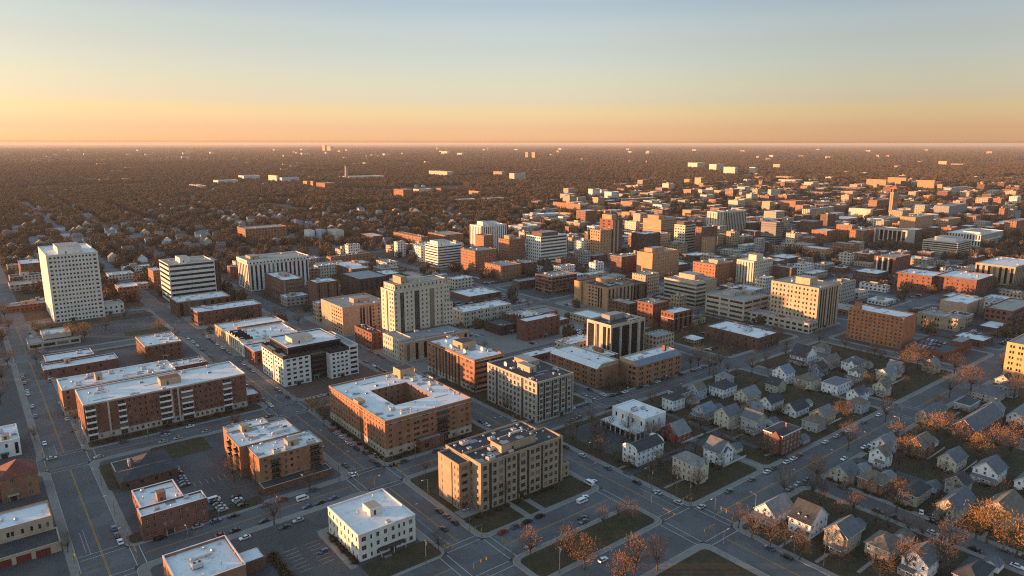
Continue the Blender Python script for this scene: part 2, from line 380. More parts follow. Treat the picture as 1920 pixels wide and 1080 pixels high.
def unit_mesh(kind):
    k = 'unit_' + kind
    if k in WINC: return WINC[k]
    m = MB()
    if kind == 'air_conditioner':
        m.box(-1.5, -1, .25, 1.5, 1, 1.5, 'galv'); m.box(-1.3, -.9, 0, 1.3, .9, .25, 'dark')
        for cx in (-.7, .7):
            m.tube((cx, 0, 1.5), (cx, 0, 1.7), .5, .5, 'galv', 10, False)
            m.q([(cx + .5 * math.cos(i * .628), .5 * math.sin(i * .628), 1.62) for i in range(10)], 'black')
        m.box(-1.52, -.8, .5, -1.5, .8, 1.3, 'grey')
    elif kind == 'roof_fan':
        m.tube((0, 0, 0), (0, 0, .6), .45, .4, 'galv', 8); m.tube((0, 0, .6), (0, 0, .95), .75, .55, 'metal', 8)
    elif kind == 'vent_pipe':
        m.tube((0, 0, 0), (0, 0, 1.1), .16, .16, 'galv', 6); m.tube((0, 0, 1.1), (0, 0, 1.35), .28, .1, 'galv', 6)
    elif kind == 'skylight':
        m.box(-1, -.7, 0, 1, .7, .35, 'galv')
        m.q([(-1, -.7, .35), (1, -.7, .35), (.8, 0, .7), (-.8, 0, .7)], 'glass_mid'); m.q([(1, .7, .35), (-1, .7, .35), (-.8, 0, .7), (.8, 0, .7)], 'glass_mid')
        m.q([(1, -.7, .35), (1, .7, .35), (.8, 0, .7)], 'galv'); m.q([(-1, .7, .35), (-1, -.7, .35), (-.8, 0, .7)], 'galv')
    elif kind == 'duct':
        m.box(-3, -.4, .4, 3, .4, 1.1, 'galv'); m.box(-3.6, -.5, 0, -3, .5, 1.2, 'galv'); m.box(3, -.5, 0, 3.6, .5, 1.2, 'galv')
        for x in (-1.5, 1.5): m.box(x - .1, -.35, 0, x + .1, .35, .4, 'dark')
    elif kind == 'roof_patch':
        m.box(-2.2, -1.5, -.02, 2.2, 1.5, .03, 'roof_grey'); m.box(-1.2, 1.5, -.02, .6, 2.6, .025, 'roof_tan')
    elif kind == 'walk_pad':
        m.box(-4, -.45, -.02, 4, .45, .04, 'roof_grey')
    elif kind == 'roof_hatch':
        m.box(-.8, -.8, 0, .8, .8, .8, 'concrete'); m.box(-.9, -.9, .8, .9, .9, .9, 'metal')
    elif kind == 'satellite_dish':
        m.tube((0, 0, 0), (0, 0, 1.0), .09, .09, 'metal', 5)
        for r0, r1, z0, z1 in ((.15, .8, 0, .12), (.8, 1.3, .12, .45)):
            for i in range(10):
                a, b = i * .628, (i + 1) * .628
                m.q([(-z0 - .2, r0 * math.cos(a), 1.4 + r0 * math.sin(a)), (-z0 - .2, r0 * math.cos(b), 1.4 + r0 * math.sin(b)), (-z1 - .2, r1 * math.cos(b), 1.4 + r1 * math.sin(b)), (-z1 - .2, r1 * math.cos(a), 1.4 + r1 * math.sin(a))], 'sign_white')
        m.tube((-.2, 0, 1.4), (-1, 0, 1.4), .05, .03, 'metal', 4)
    elif kind == 'dark_balcony':
        m.box(0, -1.3, 0, 1, 0, .16, 'brick_brown', True); m.box(.0, -1.3, .16, 1, -1.24, 1.1, 'frame_dark'); m.box(0, -1.24, .16, .03, 0, 1.1, 'frame_dark'); m.box(.97, -1.24, .16, 1, 0, 1.1, 'frame_dark')
    elif kind == 'balcony':
        m.box(0, -1.3, 0, 1, 0, .16, 'concrete', True)
        m.box(.0, -1.3, .16, 1, -1.22, 1.1, 'lwhite'); m.box(0, -1.22, .16, .03, 0, 1.1, 'lwhite'); m.box(.97, -1.22, .16, 1, 0, 1.1, 'lwhite')
    WINC[k] = m.mesh(kind); return WINC[k]

NOBJ = [0]
class Bld:
    """one building: walls with real window openings, roofs, parapets, windows and roof plant as child parts"""
    def __init__(s, name, loc, label, cat, ref=None, group=None):
        s.root = thing(name, loc, label, cat, group); s.loc = loc
        s.w = MB(); s.wins = []; s.seed = random.Random(hash((round(loc[0]), round(loc[1]))) % 9999)
    def facade(s, fx, x0, y0, x1, y1, z0, z1, pt, wm, rows, g, base, depth, gl, fr, opt):
        """fx 'L': the face towards -X; 'R': the face towards -Y"""
        L = (y1 - y0) if fx == 'L' else (x1 - x0)
        def P(u, d, z): return (x0 + d, y0 + u, z) if fx == 'L' else (x0 + u, y0 + d, z)
        wb = s.w
        def quad(u0, u1, a, b, k, d=0.):
            if b - a < 1e-3 or u1 - u0 < 1e-3: return
            if base and a < base[1] < b:
                quad(u0, u1, a, base[1], k, d); quad(u0, u1, base[1], b, k, d); return
            kk = base[0] if base and b <= base[1] + 1e-6 and k == wm else k
            wb.q([P(u0, d, a), P(u1, d, a), P(u1, d, b), P(u0, d, b)], kk)
        def hole(u0, u1, a, b, nx, ny, g_=None, part='window'):
            for e in (u0, u1): wb.q([P(e, 0, a), P(e, depth, a), P(e, depth, b), P(e, 0, b)], wm)
            wb.q([P(u0, 0, a), P(u1, 0, a), P(u1, depth, a), P(u0, depth, a)], opt.get('sillm', wm))
            wb.q([P(u0, 0, b), P(u1, 0, b), P(u1, depth, b), P(u0, depth, b)], wm)
            r = s.seed.random()
            g_ = g_ or (gl if r < .66 else ('glass_mid' if r < .84 else 'glass_blind'))
            m = win_mesh(u1 - u0, b - a, nx, ny, g_, fr)
            loc = P(u1, depth, a) if fx == 'L' else P(u0, depth, a)
            s.wins.append((m, loc, -math.pi / 2 if fx == 'L' else 0, (u1 - u0) * (b - a), part))
        if pt is None: quad(0, L, z0, z1, wm); return
        for k, a, b in strips(pt, L):
            if k == '_': quad(a, b, z0, z1, wm)
            elif k in 'WRBS':
                zz = z0; w_ = b - a
                for i, (ra, rb) in enumerate(rows):
                    if k == 'B': ra = max(zz, ra - (rb - ra) * .45)
                    quad(a, b, zz, ra, wm)
                    nx = 1 if w_ < 1.0 else (2 if w_ < 3 else max(2, round(w_ / 1.6)))
                    if k == 'S': nx = 1
                    hole(a, b, ra, rb, nx, 1 if (k == 'R' or rb - ra > 2.4 or k == 'S') else 2)
                    if k == 'B' and i > 0: s.balc(fx, P(a - .25, 0, ra - .2), P(b + .25, 0, ra - .2), w_ + .5, opt.get('bk', 'balcony'))
                    zz = rb
                quad(a, b, zz, z1, wm)
            elif k in 'VA':
                ra, rb = rows[1 if g and opt.get('vg') else 0][0], rows[-1][1]
                quad(a, b, z0, ra, wm); quad(a, b, rb, z1, wm)
                hole(a, b, ra, rb, max(1, round((b - a) / 1.3)), len(rows) * 2, None)
            elif k == 'D':
                quad(a, b, z0, z1, opt.get('dm', 'dark'), depth)
                for e in (a, b): wb.q([P(e, 0, z0), P(e, depth, z0), P(e, depth, z1), P(e, 0, z1)], wm)
            elif k == 'P':
                c0, c1 = P(a, -.45, z0), P(b, 0, z1)
                wb.box(min(c0[0], c1[0]), min(c0[1], c1[1]), z0, max(c0[0], c1[0]), max(c0[1], c1[1]), z1, opt.get('pilm', 'white'))
            elif k == 'C': quad(a, b, z0, z1, opt.get('cm', 'tan'))
    def balc(s, fx, p0, p1, w_, bk):
        loc = (p1[0], p1[1], p1[2]) if fx == 'L' else p0
        inst('balcony', unit_mesh(bk), s.root, loc, -math.pi / 2 if fx == 'L' else 0, (w_, 1, 1))
    def vol(s, x0, y0, x1, y1, z0, z1, wm='brick_red', L=None, Rr=None, f=4, sill=.3, head=.78, g=0, base=None, roof='roof_white',
            par=.9, pm=None, depth=.25, gl='glass_dark', fr='frame_dark', hole=None, cop=None, n=0, plain=False, band=None, **opt):
        zt = z1 - par
        H = zt - z0 - g; fh = H / f
        rows = ([(z0 + .22 * g, z0 + .8 * g)] if g else []) + [(z0 + g + fh * (i + sill), z0 + g + fh * (i + head)) for i in range(f)]
        s.facade('L', x0, y0, x1, y1, z0, zt, L, wm, rows, g, base, depth, gl, fr, opt)
        s.facade('R', x0, y0, x1, y1, z0, zt, Rr, wm, rows, g, base, depth, gl, fr, opt)
        wb = s.w
        for a, b in (((x1, y0), (x1, y1)), ((x1, y1), (x0, y1))):
            wb.q([(*a, z0), (*b, z0), (*b, zt), (*a, zt)], wm)
        if band:                                        # string courses
            bm = MB()
            for zb in band[1:]:
                bm.box(x0 - .12, y0 - .12, zb, x1, y0 - .003, zb + .35, band[0], True); bm.box(x0 - .12, y0 - .003, zb, x0 - .003, y1, zb + .35, band[0], True)
            bm.build('string_course', s.root)
        if z0 == 0 and Rr and f >= 2 and x1 - x0 > 9 and not wm.startswith('pat'):      # street door under a small canopy
            en = MB(); xm = x0 + (x1 - x0) * s.seed.uniform(.3, .7)
            en.box(xm - 1.6, y0 - .3, 0, xm - 1.3, y0 - .004, 2.9, 'stone'); en.box(xm + 1.3, y0 - .3, 0, xm + 1.6, y0 - .004, 2.9, 'stone')
            en.box(xm - 1.3, y0 - .08, 0, xm + 1.3, y0 - .004, 2.6, 'door_dark'); en.box(xm - 2.1, y0 - 1.6, 2.9, xm + 2.1, y0 - .004, 3.15, s.seed.choice(('dark', 'awning_teal', 'brick_brown', 'stone')), True)
            en.build('entrance', s.root)
        rm = MB(); t = .4; o = .07; zr = zt + .03
        if hole:
            hx0, hy0, hx1, hy1 = hole
            for a in ((x0 + t, y0 + t, x1 - t, hy0), (x0 + t, hy1, x1 - t, y1 - t), (x0 + t, hy0, hx0, hy1), (hx1, hy0, x1 - t, hy1)):
                rm.q([(a[0], a[1], zr), (a[2], a[1], zr), (a[2], a[3], zr), (a[0], a[3], zr)], roof)
            inner = Bld.__new__(Bld); inner.root = s.root; inner.w = wb; inner.wins = s.wins; inner.seed = s.seed
            inner.facade('L', hx1, hy0, hx1, hy1, z0, zt, '1.4 W1.3 1.2', wm, rows, g, None, .2, gl, fr, opt)
            inner.facade('R', hx0, hy1, hx1, hy1, z0, zt, '1.4 W1.3 1.2', wm, rows, g, None, .2, gl, fr, opt)
            wb.q([(hx0, hy0, z0), (hx0, hy1, z0), (hx0, hy1, zt), (hx0, hy0, zt)], wm); wb.q([(hx0, hy0, z0), (hx1, hy0, z0), (hx1, hy0, zt), (hx0, hy0, zt)], wm)
            rm.q([(hx0, hy0, z0 + .3), (hx1, hy0, z0 + .3), (hx1, hy1, z0 + .3), (hx0, hy1, z0 + .3)], 'roof_grey')
        else:
            rm.q([(x0 + t, y0 + t, zr), (x1 - t, y0 + t, zr), (x1 - t, y1 - t, zr), (x0 + t, y1 - t, zr)], roof)
        s.roof = rm.build('roof', s.root)
        pb = MB(); p = pm or wm; ct = cop or p
        for a in ((x0 - o, y0 - o, x1 + o, y0 + t), (x0 - o, y1 - t, x1 + o, y1 + o), (x0 - o, y0 + t, x0 + t, y1 - t), (x1 - t, y0 + t, x1 + o, y1 - t)):
            pb.box(*a[:2], zt, *a[2:], z1 - .12, p, True); pb.box(a[0], a[1], z1 - .12, a[2], a[3], z1, ct)
        pb.build('parapet', s.root)
        if n: s.clutter(x0 + 1.5, y0 + 1.5, x1 - 1.5, y1 - 1.5, zr, int(n * 1.7), hole)
        return zr
    def clutter(s, x0, y0, x1, y1, z, n, hole=None):
        ks = ['air_conditioner', 'roof_fan', 'vent_pipe', 'air_conditioner', 'skylight', 'vent_pipe', 'duct', 'roof_hatch', 'roof_fan']
        pl = []
        for i in range(n * 4):
            if len(pl) >= n: break
            x, y = s.seed.uniform(x0, x1), s.seed.uniform(y0, y1)
            if hole and hole[0] - 2 < x < hole[2] + 2 and hole[1] - 2 < y < hole[3] + 2: continue
            if any(abs(x - a) < 4.2 and abs(y - b) < 3 for a, b in pl): continue
            if any(a0 - 2.5 < x < a1 + 2.5 and b0 - 2.5 < y < b1 + 2.5 for a0, b0, a1, b1 in getattr(s, 'ph', [])): continue
            pl.append((x, y)); k = s.seed.choice(ks + ['roof_patch', 'roof_patch', 'walk_pad'])
            if k in ('duct', 'walk_pad') and (x - x0 < 4 or x1 - x < 4): k = 'roof_fan'
            sc = s.seed.uniform(.8, 1.25)
            inst(k, unit_mesh(k), getattr(s, 'roof', s.root), (x, y, z), 0, (sc, sc, sc))
    def pent(s, x0, y0, x1, y1, z0, h, m='tan', roof='roof_grey', name='penthouse', cop=None):
        s.ph = getattr(s, 'ph', []) + [(x0, y0, x1, y1)]
        b = MB(); b.box(x0, y0, z0, x1, y1, z0 + h - .2, m); b.box(x0 - .1, y0 - .1, z0 + h - .2, x1 + .1, y1 + .1, z0 + h, cop or m, True)
        b.q([(x0 + .3, y0 + .3, z0 + h + .02), (x1 - .3, y0 + .3, z0 + h + .02), (x1 - .3, y1 - .3, z0 + h + .02), (x0 + .3, y1 - .3, z0 + h + .02)], roof)
        b.box(x0 + (x1 - x0) * .3, y0 - .03, z0, x0 + (x1 - x0) * .3 + 1, y0 - .003, z0 + 2.1, 'door_dark')
        b.build(name, s.root)
    def item(s, kind, x, y, z, sc=1, rz=0): inst(kind, unit_mesh(kind), getattr(s, 'roof', s.root), (x, y, z), rz, (sc,) * 3)
    def done(s):
        if s.w.f: s.w.build('wall', s.root)
        s.wins.sort(key=lambda a: -a[3])
        for m, loc, rz, _, part in s.wins[:100]: inst('window', m._me, s.root, loc, rz)
        if len(s.wins) > 100:
            mb = MB()
            for m, loc, rz, _, part in s.wins[100:]:
                c, sn = math.cos(rz), math.sin(rz); i = len(mb.v)
                mb.v += [(loc[0] + x * c - y * sn, loc[1] + x * sn + y * c, loc[2] + z) for x, y, z in m.v]
                mb.f += [tuple(k + i for k in f) for f in m.f]; mb.m += [mb.mi(m.mats[k]) for k in m.m]
            mb.build('window', s.root, kind='stuff')
        return s.root
FOOT = []                                  # footprints taken, with their picture extent
def take(x0, y0, x1, y1, h):
    ps = [pr(x, y, z) for x in (x0, x1) for y in (y0, y1) for z in (0, h)]
    FOOT.append((x0, y0, x1, y1, h, min(p[0] for p in ps), max(p[0] for p in ps), min(p[1] for p in ps), max(p[1] for p in ps), math.hypot(x0, y0)))
# ------------------------------------------------------------------ the buildings the photograph singles out
# one row each: px spec (x of the near roof corner, its y, y of the ground below it, x of left and right roof corners), looks
def bld(spec, name, ref, label, wm='brick_red', ph=(), dx=0, dy=0, H=None, cat='building', lb=None, extra=None, pre=None, **k):
    X0, Y0, X1, Y1, h = foot(spec); X0 += dx; X1 += dx; Y0 += dy; Y1 += dy
    h = H or h
    b = Bld(name, (X0, Y0, 0), label, cat); W_, D_ = X1 - X0, Y1 - Y0
    take(X0, Y0, X1, Y1, h)
    USED.add(label)
    if ref: LM.append((ref, *pr((X0 + X1) / 2, (Y0 + Y1) / 2, h * .6)))
    for (a, c, d, e, hh, m) in ph: b.ph = getattr(b, 'ph', []) + [(a * W_, c * D_, d * W_, e * D_)]
    if pre: pre(b, W_, D_, h)
    else:
        zr = b.vol(0, 0, W_, D_, 0, h, wm, **k)
        for (a, c, d, e, hh, m) in ph: b.pent(a * W_, c * D_, d * W_, e * D_, zr, hh, m)
    if extra: extra(b, W_, D_, h)
    b.done(); return b

# ---- left side
def pt(b, W_, D_, h):
    for i in range(10):
        a = MB(); a.tube((0, 0, 0), (0, 0, 1.4 + (i * 7 % 5) * .4), .12, .08, 'sign_white', 4); a.build('antenna', b.root, (W_ * .3 + i * 1.4, D_ * .25 + (i % 3), h + 5.2))
    zr = b.vol(W_ + .05, D_ * .1, W_ + 17, D_ * .42, 0, 9, 'whitestone', L=None, Rr='1.2 W1.4 1.2', f=2, roof='roof_tan')
bld((86, 480, 607, 71, 183), 'office_tower', 'the pale window-grid tower', 'tall pale slab tower with a grid of small square windows, far left', 'whitestone',
    Rr='=1.7 W2.0 1.5 W1.35 1.2 W1.35 1.2 W1.35 1.2 W1.35 1.2 W1.35 1.2 W1.35 1.2 W1.35 1.2 W1.35 1.2 W1.35 1.2 W1.35 1.2 W1.35 1.6 W2.2 1.5', L='=20', f=16, sill=.26, head=.70, roof='roof_white', n=3,
    ph=[(.25, .12, .72, .6, 6, 'whitestone')], extra=pt, frame=None)
def slf(b, W_, D_, h):
    b.vol(W_ + .03, 6, W_ + 7, D_ - 2, 0, h - 1, 'brick_brown', L=None, Rr='1 V1.5 1', f=8, roof='roof_tan')
bld((316, 497, 570, 298, 402), 'office_block', 'the left striped white block', 'white office block striped by dark ribbon windows behind brick rows', 'white',
    L='=.5 R30 .5', Rr='=.6 R36 .6', f=8, sill=.5, head=.97, n=5, ph=[(.3, .25, .52, .7, 5, 'white')], roof='roof_tan', extra=slf)
bld((287, 508, 541, 277, 303), 'brick_block', None, 'small lit brick block tucked behind the left striped white block', 'pat:brick_orange:3:3.4:.4:.5', roof='roof_white', n=1)
bld((332, 567, 596, 318, 432), 'brick_block', 'the flat brick block with pale bays', 'long flat brick block with white roof below the left striped block', 'brick_brown', Rr='2.2 V2.6 1.6', L='1.8 W1.4 1.8', f=3, n=8, pm='tan')
bld((370, 586, 612, 357, 490), 'brick_block', 'the red-brown brick bar', 'long low red-brown brick bar with white roof, corner on the avenue', 'brick_red', Rr='3 W1.2 2', L='=1 R6 1 R6 1', f=3, n=8, cop='lwhite')
bld((272, 650, 680, 254, 341), 'brick_block', 'the square beige-topped block', 'square brown brick block with pale cornice between two parking lots', 'brick_brown', Rr='2 W1.4 2', L='2 W1.4 1.6', f=3, n=7, pm='tan', base=('beige', 0))
bld((38, 496, 522, 33, 76), 'brick_block', None, 'dark brick box half hidden behind the pale window-grid tower', 'pat:brick_brown:4:4:.5:.5', n=1)
def ramp_b(b, W_, D_, h):
    zr = b.vol(0, 0, W_, D_, 0, h - 2.2, 'stone', L='1 R5 1', Rr='=1 R7 1 R7 1 R7 1.5 R5 1', f=1, sill=.3, head=.8, roof='roof_grey', gl='black')
    b.vol(W_ * .3, D_ * .3, W_ * .85, D_ + 6, h - 2.2, h + 1.5, 'stone', f=1, roof='roof_white', n=2)
bld((52, 640, 658, 48, 150), 'car_deck', 'the pale low car deck', 'pale low car deck with wide dark openings below the window-grid tower', pre=ramp_b)
def low1(b, W_, D_, h):
    b.vol(0, 0, W_, D_ * .45, 0, h, 'brick_red', L='2 W1.3 2', Rr='3 W1.4 3', f=1, sill=.4, head=.8, n=4, cop='lwhite')
    b.vol(3, D_ * .45 + .5, W_ * .72, D_, 0, h + 1.4, 'brick_red', L='2 W1.3 2', Rr=None, f=1, n=2, cop='lwhite')
    b.pent(W_ * .3, D_ * .3, W_ * .38, D_ * .43, h - .9, 3, 'tan')
bld((82, 695, 712, 72, 222), 'brick_block', 'the low stepped brick hall', 'low dark brick hall with two stepped white roofs by the left road', pre=low1)
bld((116, 731, 782, 101, 330, 711), 'apartment_block', 'the rear long brick apartments', 'rear one of two long parallel brick apartment rows, rust vents on its roof', 'brick_orange', L='2 W1.2 2.2', Rr='2 W1.3 1.6', f=5, base=('stone', 3.2), n=16, pm='lwhite',
    ph=[(.30, .35, .36, .55, 4, 'tan')])
def lf(b, W_, D_, h):
    m = MB()
    for x in (W_ * .13, W_ * .505, W_ * .545): m.box(x, -.35, 0, x + .9, -.004, h - .9, 'stone')
    m.build('pilaster', b.root)
    b.pent(W_ * .47, D_ * .3, W_ * .6, D_ * .55, h - .87, 3.6, 'tan', 'shingle_red', 'stair_tower')
    b.vol(W_ + .03, 2, W_ + 9, D_ - 10, 0, 6, 'brick_red', Rr='1.5 W1.3 1.5', f=2, roof='roof_white')
bld((156, 760, 830, 132, 460, 731), 'apartment_block', 'the front long brick apartments', 'front long brick apartment row with stacked white balconies and white roof', 'brick_red',
    Rr='=.8 B3.2 1 W.9 3.4 W.9 2.6 B2.6 1 W1.1 1.2 S.8 1.2 W1.1 1.2 S.8 1.2 W1.1 1.2 S.8 1 B4.4 1.6 W1.4 1.6 B4.4 1 W1.1 1.2 S.8 1.2 W1.1 1.2 S.8 1.2 W1.1 1.2 S.8 1 B3.4 1 W1.1 2.5 W.9 1.6',
    L='=3.5 D.8 5.5 D.8 5.5 W1.2 3', f=6, g=0, base=('stone', 3.4), pm='stone', cop='lwhite', n=9, band=('stone', 3.3), extra=lf, fr='frame_tan')
bld((322, 690, 712, 311, 389), 'brick_block', None, 'low brick block with vented white roof behind the long brick apartments', 'brick_red', Rr='2 W1.3 2', L='2 W1.3 2', f=2, n=9, cop='beige')
def bL(b, W_, D_, h):
    zr = b.vol(0, 0, W_, D_ * .5, 0, h, 'brick_red', L='2 W1.2 2', Rr='1.4 W1.3 1.5 W.9 1.1', f=3, n=4, cop='lwhite', fr='frame_white')
    b.vol(1.5, D_ * .5 + .03, W_ * .72, D_ + 11, 0, h - .5, 'brick_red', L='2 W1.2 2', f=3, n=3, cop='lwhite')
    b.pent(W_ * .33, D_ * .62, W_ * .46, D_ * .85, h - 1.4, 4.2, 'brick_orange', 'rust_metal', 'chimney')
bld((265, 969, 1017, 244, 388, 939), 'brick_office', 'the L-shaped brick office', 'three storey brick office, L-shaped white roof with a square brick chimney', pre=bL)
def bU(b, W_, D_, h):
    zr = b.vol(0, 0, W_, D_ * .38, 0, h, 'brick_orange', L='=6 D.8 4 W1.3 2', Rr='=2 W1.2 1.6 B3.2 2.4 W.9 1.4 S1.2 1.6 W.9 5 B4 1.5', f=5, base=('brick_brown', 1.5), n=12, bk='dark_balcony', fr='frame_tan', cop='beige', par=.4)
    b.vol(-3.5, D_ * .38 + .03, W_ * .86, D_ * .86, 0, h + .6, 'brick_orange', L='2 B2.6 1.6 W1.2 1.6', f=5, n=14, bk='dark_balcony', cop='beige', par=.4)
    b.vol(-2, D_ * .86 + .06, W_ * .6, D_ * 1.08, 0, h + .2, 'brick_orange', L='=9', f=5, n=3, cop='beige', par=.4)
    b.pent(W_ * .5, D_ * .1, W_ * .68, D_ * .22, zr, 2.8, 'tan')
    b.pent(W_ * .1, D_ * .75, W_ * .22, D_ * .84, zr, 4, 'tan')
    b.vol(-1, -7, W_ + 1, -.06, 0, 3.6, 'brick_brown', L='=7', Rr='=40', f=1, roof='roof_dark', cop='beige', par=.4)
bld((486, 860, 918, 430, 605), 'apartment_block', 'the stepped brick apartments', 'five storey orange brick apartments, stepped white roof, dark balconies, left of the avenue', pre=bU)
def mw(b, W_, D_, h):
    f = 5; z = h - 1.4
    b.vol(0, 0, W_ * .36, D_ * .42, 0, z, 'white', L='=1.2 W1.6 1.4 W1.6 1.4 W1.6 1.4', Rr='1.5 W1.6 1.2 W1.6 1.2 W1.6 1.2 W1.6 1', f=f, g=3.6, pm='dark', par=2.2, roof='roof_white')
    b.vol(0, D_ * .47, W_ * .36, D_, 0, z, 'white', L='=1.2 W1.6 1.4 W1.6 1.4 W1.6 1.4 W1.6 1.2', f=f, g=3.6, pm='dark', par=2.2)
    b.vol(1.4, D_ * .42 + .03, W_ * .36, D_ * .47 - .03, 0, z + .5, 'dark', L=None, f=1)
    b.vol(W_ * .36 + .03, 3, W_ * .6, D_, 0, z - 1, 'dark', Rr='=.3 R12 .3', f=f + 1, sill=.35, head=.9, roof='roof_grey')
    b.vol(W_ * .6 + .03, -3, W_ * .87, D_, 0, z - .5, 'white', Rr='=1.6 W1.6 1.2 W1.6 1.2 W1.6 1.2 W1.6 1', f=f, g=3.4, pm='dark', par=2.6, roof='roof_grey')
    b.vol(W_ * .87 + .03, -3, W_, D_, 0, z, 'white', Rr='=.8 R5 .8', L=None, f=f, g=3.4, roof='roof_grey')
    b.vol(5, 4, W_ * .82, D_ - 2, z - 2, h + 2.6, 'dark', L='=.6 R20 .6', Rr='=.6 R40 .6', f=1, sill=.2, head=.9, roof='roof_white', cop='lwhite', n=3)
    b.pent(W_ * .22, D_ * .3, W_ * .5, D_ * .6, h + 1.7, 4, 'cream')
bld((530, 665, 727, 490, 667), 'office_block', 'the white modern office', 'white modern office with dark glass centre, recessed glass top floor, square windows', pre=mw)
def cy(b, W_, D_, h):
    b.vol(0, 0, W_, D_, 0, h, 'brick_orange', L='=1.5 W1.2 1.2 W1.2 1.6 W1 1.4 W1.2 1.2 W1.2 1.4 W1.2 1.6 W1 1.4 D3 1.4 W1 1.6 W1.2 1.4 W1.2 1.6 W1 1.4 W1.2 1.6 W1.2 1.4 W1 1.5 W1.2 1.4 W1.2 1.3 W1.2 1.5 W1.2 1.6',
          Rr='=1.6 W1.3 3 W1.3 2.4 W1.3 1.8 W2.8 1.2 W2.8 1.4 S1 2 B5 2.2 W1.3 3 W1.3 1.2 W1.3 1.6', f=6, base=('stone', 4.2), hole=(W_ * .30, D_ * .27, W_ * .74, D_ * .70), bk='dark_balcony', n=26, cop='beige', band=('beige', 4.1, h - 2.2), dm='brick_brown', fr='frame_tan')
    b.pent(W_ * .74, D_ * .8, W_ * .92, D_ * .93, h - .87, 5.5, 'tan', 'roof_dark', 'stair_tower')
    b.vol(W_ * .33, -5, W_ * .6, -.05, 0, 6, 'brick_red', L='=5', Rr='2 W2 2', f=1, roof='roof_grey')
    m = MB()
    for a in (.58, .86): m.box(W_ - .5, D_ * a, h + .003, W_ + .1, D_ * (a + .1), h + 1.3, 'beige')
    m.box(-.1, D_ * .44, h + .003, 4, D_ * .53, h + 1.5, 'tan'); m.build('parapet_gable', b.root)
    for i in range(2): b.item('satellite_dish', W_ * (.93), D_ * (.86 + .05 * i), h - .87, 1)
bld((722, 790, 859, 617, 884), 'apartment_block', 'the courtyard apartments', 'big square brick apartment block with a rectangular courtyard sunk in its white roof', pre=cy)
def bwc(b, W_, D_, h):
    b.vol(0, 0, W_, D_, 0, h, 'brick_orange', L='=1.4 W1.5 1.2 W1.5 1.2 W1.5 2 D1.4 1.5 V1 1.2 V1 1.2 V1 1.2 D1.4 1.2 V1 1.4 V1 1.6 D1.2 1 W1.4 1.8 W1.4 1.2', Rr='=.6 R9 1 R9 .6', f=6, base=('stone', 4), n=6, band=('stone', h - 1.6), fr='frame_tan')
    b.pent(W_ * .3, D_ * .42, W_ * .75, D_ * .62, h - .87, 5, 'tan', 'roof_dark')
    for x, y in ((.2, .3), (.3, .75), (.7, .25), (.8, .7), (.15, .55)): b.item('satellite_dish', W_ * x, D_ * y, h - .87, 1.3)
bld((890, 675, 737, 801, 946), 'apartment_block', 'the brick block with dishes', 'brick apartment block with vertical bays and satellite dishes on its white roof', pre=bwc)
def tg(b, W_, D_, h):
    b.vol(0, 0, W_, D_, 0, h, 'concrete', L='=1 W1.4 1.2 W1.4 1.2 W1.4 1.2 D1.6 1.2 W1.4 1.2 W1.4 1.2 W1.4 1.2 W1.4 1.2 W1.4 1.2 W1.4 1.2 D1.4 1.2 W1.4 1.2 W1.4 1.2', Rr='=.7 V1.2 .4 W2 .4 V1.5 .4 W2.2 .3 W1 .4 V1.5 .4 W2.2 .3 W1 .4 V1.5 .4 W2.2 .4 V1.5 .4 W2 .4 V1.2 .6', sill=.2, head=.85, f=6, g=4, roof='roof_dark', par=.8, cop='stone', n=9, fr='frame_tan', dm='dark')
    b.pent(W_ * .3, D_ * .35, W_ * .48, D_ * .6, h - .77, 3.6, 'beige'); b.pent(W_ * .55, D_ * .55, W_ * .85, D_ * .85, h - .77, 3, 'tan')
    b.item('satellite_dish', W_ * .2, D_ * .75, h - .77, 1.2)
bld((1007, 717, 794, 914, 1076), 'apartment_block', 'the tan black-roofed apartments', 'tan apartment block with black roof and dark vertical window bands', pre=tg)
def hosp(b, W_, D_, h):
    b.vol(0, 0, W_, 13.5, 0, h, 'tanbrown', L='=1.6 W1.2 3 S.9 3 W1.1 1.4', Rr='=1 W1.6 .8 D1.2 .6 W1.4 1 W1.8 .6 D.8 .5 W1.4 .8 W1.4 .6 D1.2 .6 W2 .6 D1.2 .6 W1.6 .8 W1.8 .6 D1 .6 W1.6 .8 W1.6 1 W1.2 .6 D1.2 .8', sill=.24, head=.8, f=6, g=0, roof='roof_dark', par=1.0, cop='tanbrown', n=10, fr='frame_tan', dm='dark', gl='glass_dark')
    b.vol(-6, 7.6, -.05, 24, 0, h - 1.4, 'tanbrown', L='=.5 W.7 2 W.7 1.6 D1.0 8 S.5 3', Rr='=.8 W2 1', f=6, roof='roof_dark', par=.9, cop='tanbrown')
    b.vol(0, 13.56, W_ * .94, 27, 0, h - .8, 'tanbrown', L=None, f=6, roof='roof_dark', cop='tanbrown', n=14)
    b.pent(W_ * .3, 4, W_ * .72, 12, h - 1, 3.6, 'tan', 'roof_dark', 'plant_room', 'tanbrown'); b.ph = []; b.clutter(W_ * .32, 5, W_ * .7, 11, h + 2.6, 16)
    b.vol(W_ + .05, 2, W_ + 6, 12, 0, 7, 'tanbrown', L=None, Rr='1 W1.3 1', f=2, roof='roof_grey')
    b.vol(-9, .5, -.05, 7, 0, .5, 'paving', f=1, par=.1, roof='paving')
bld((902, 870, 962, 870, 1056), 'hospital_block', 'the tan flat-roofed block', 'six storey tan block with flat black roof and long roof plant, lit left wing', pre=hosp)
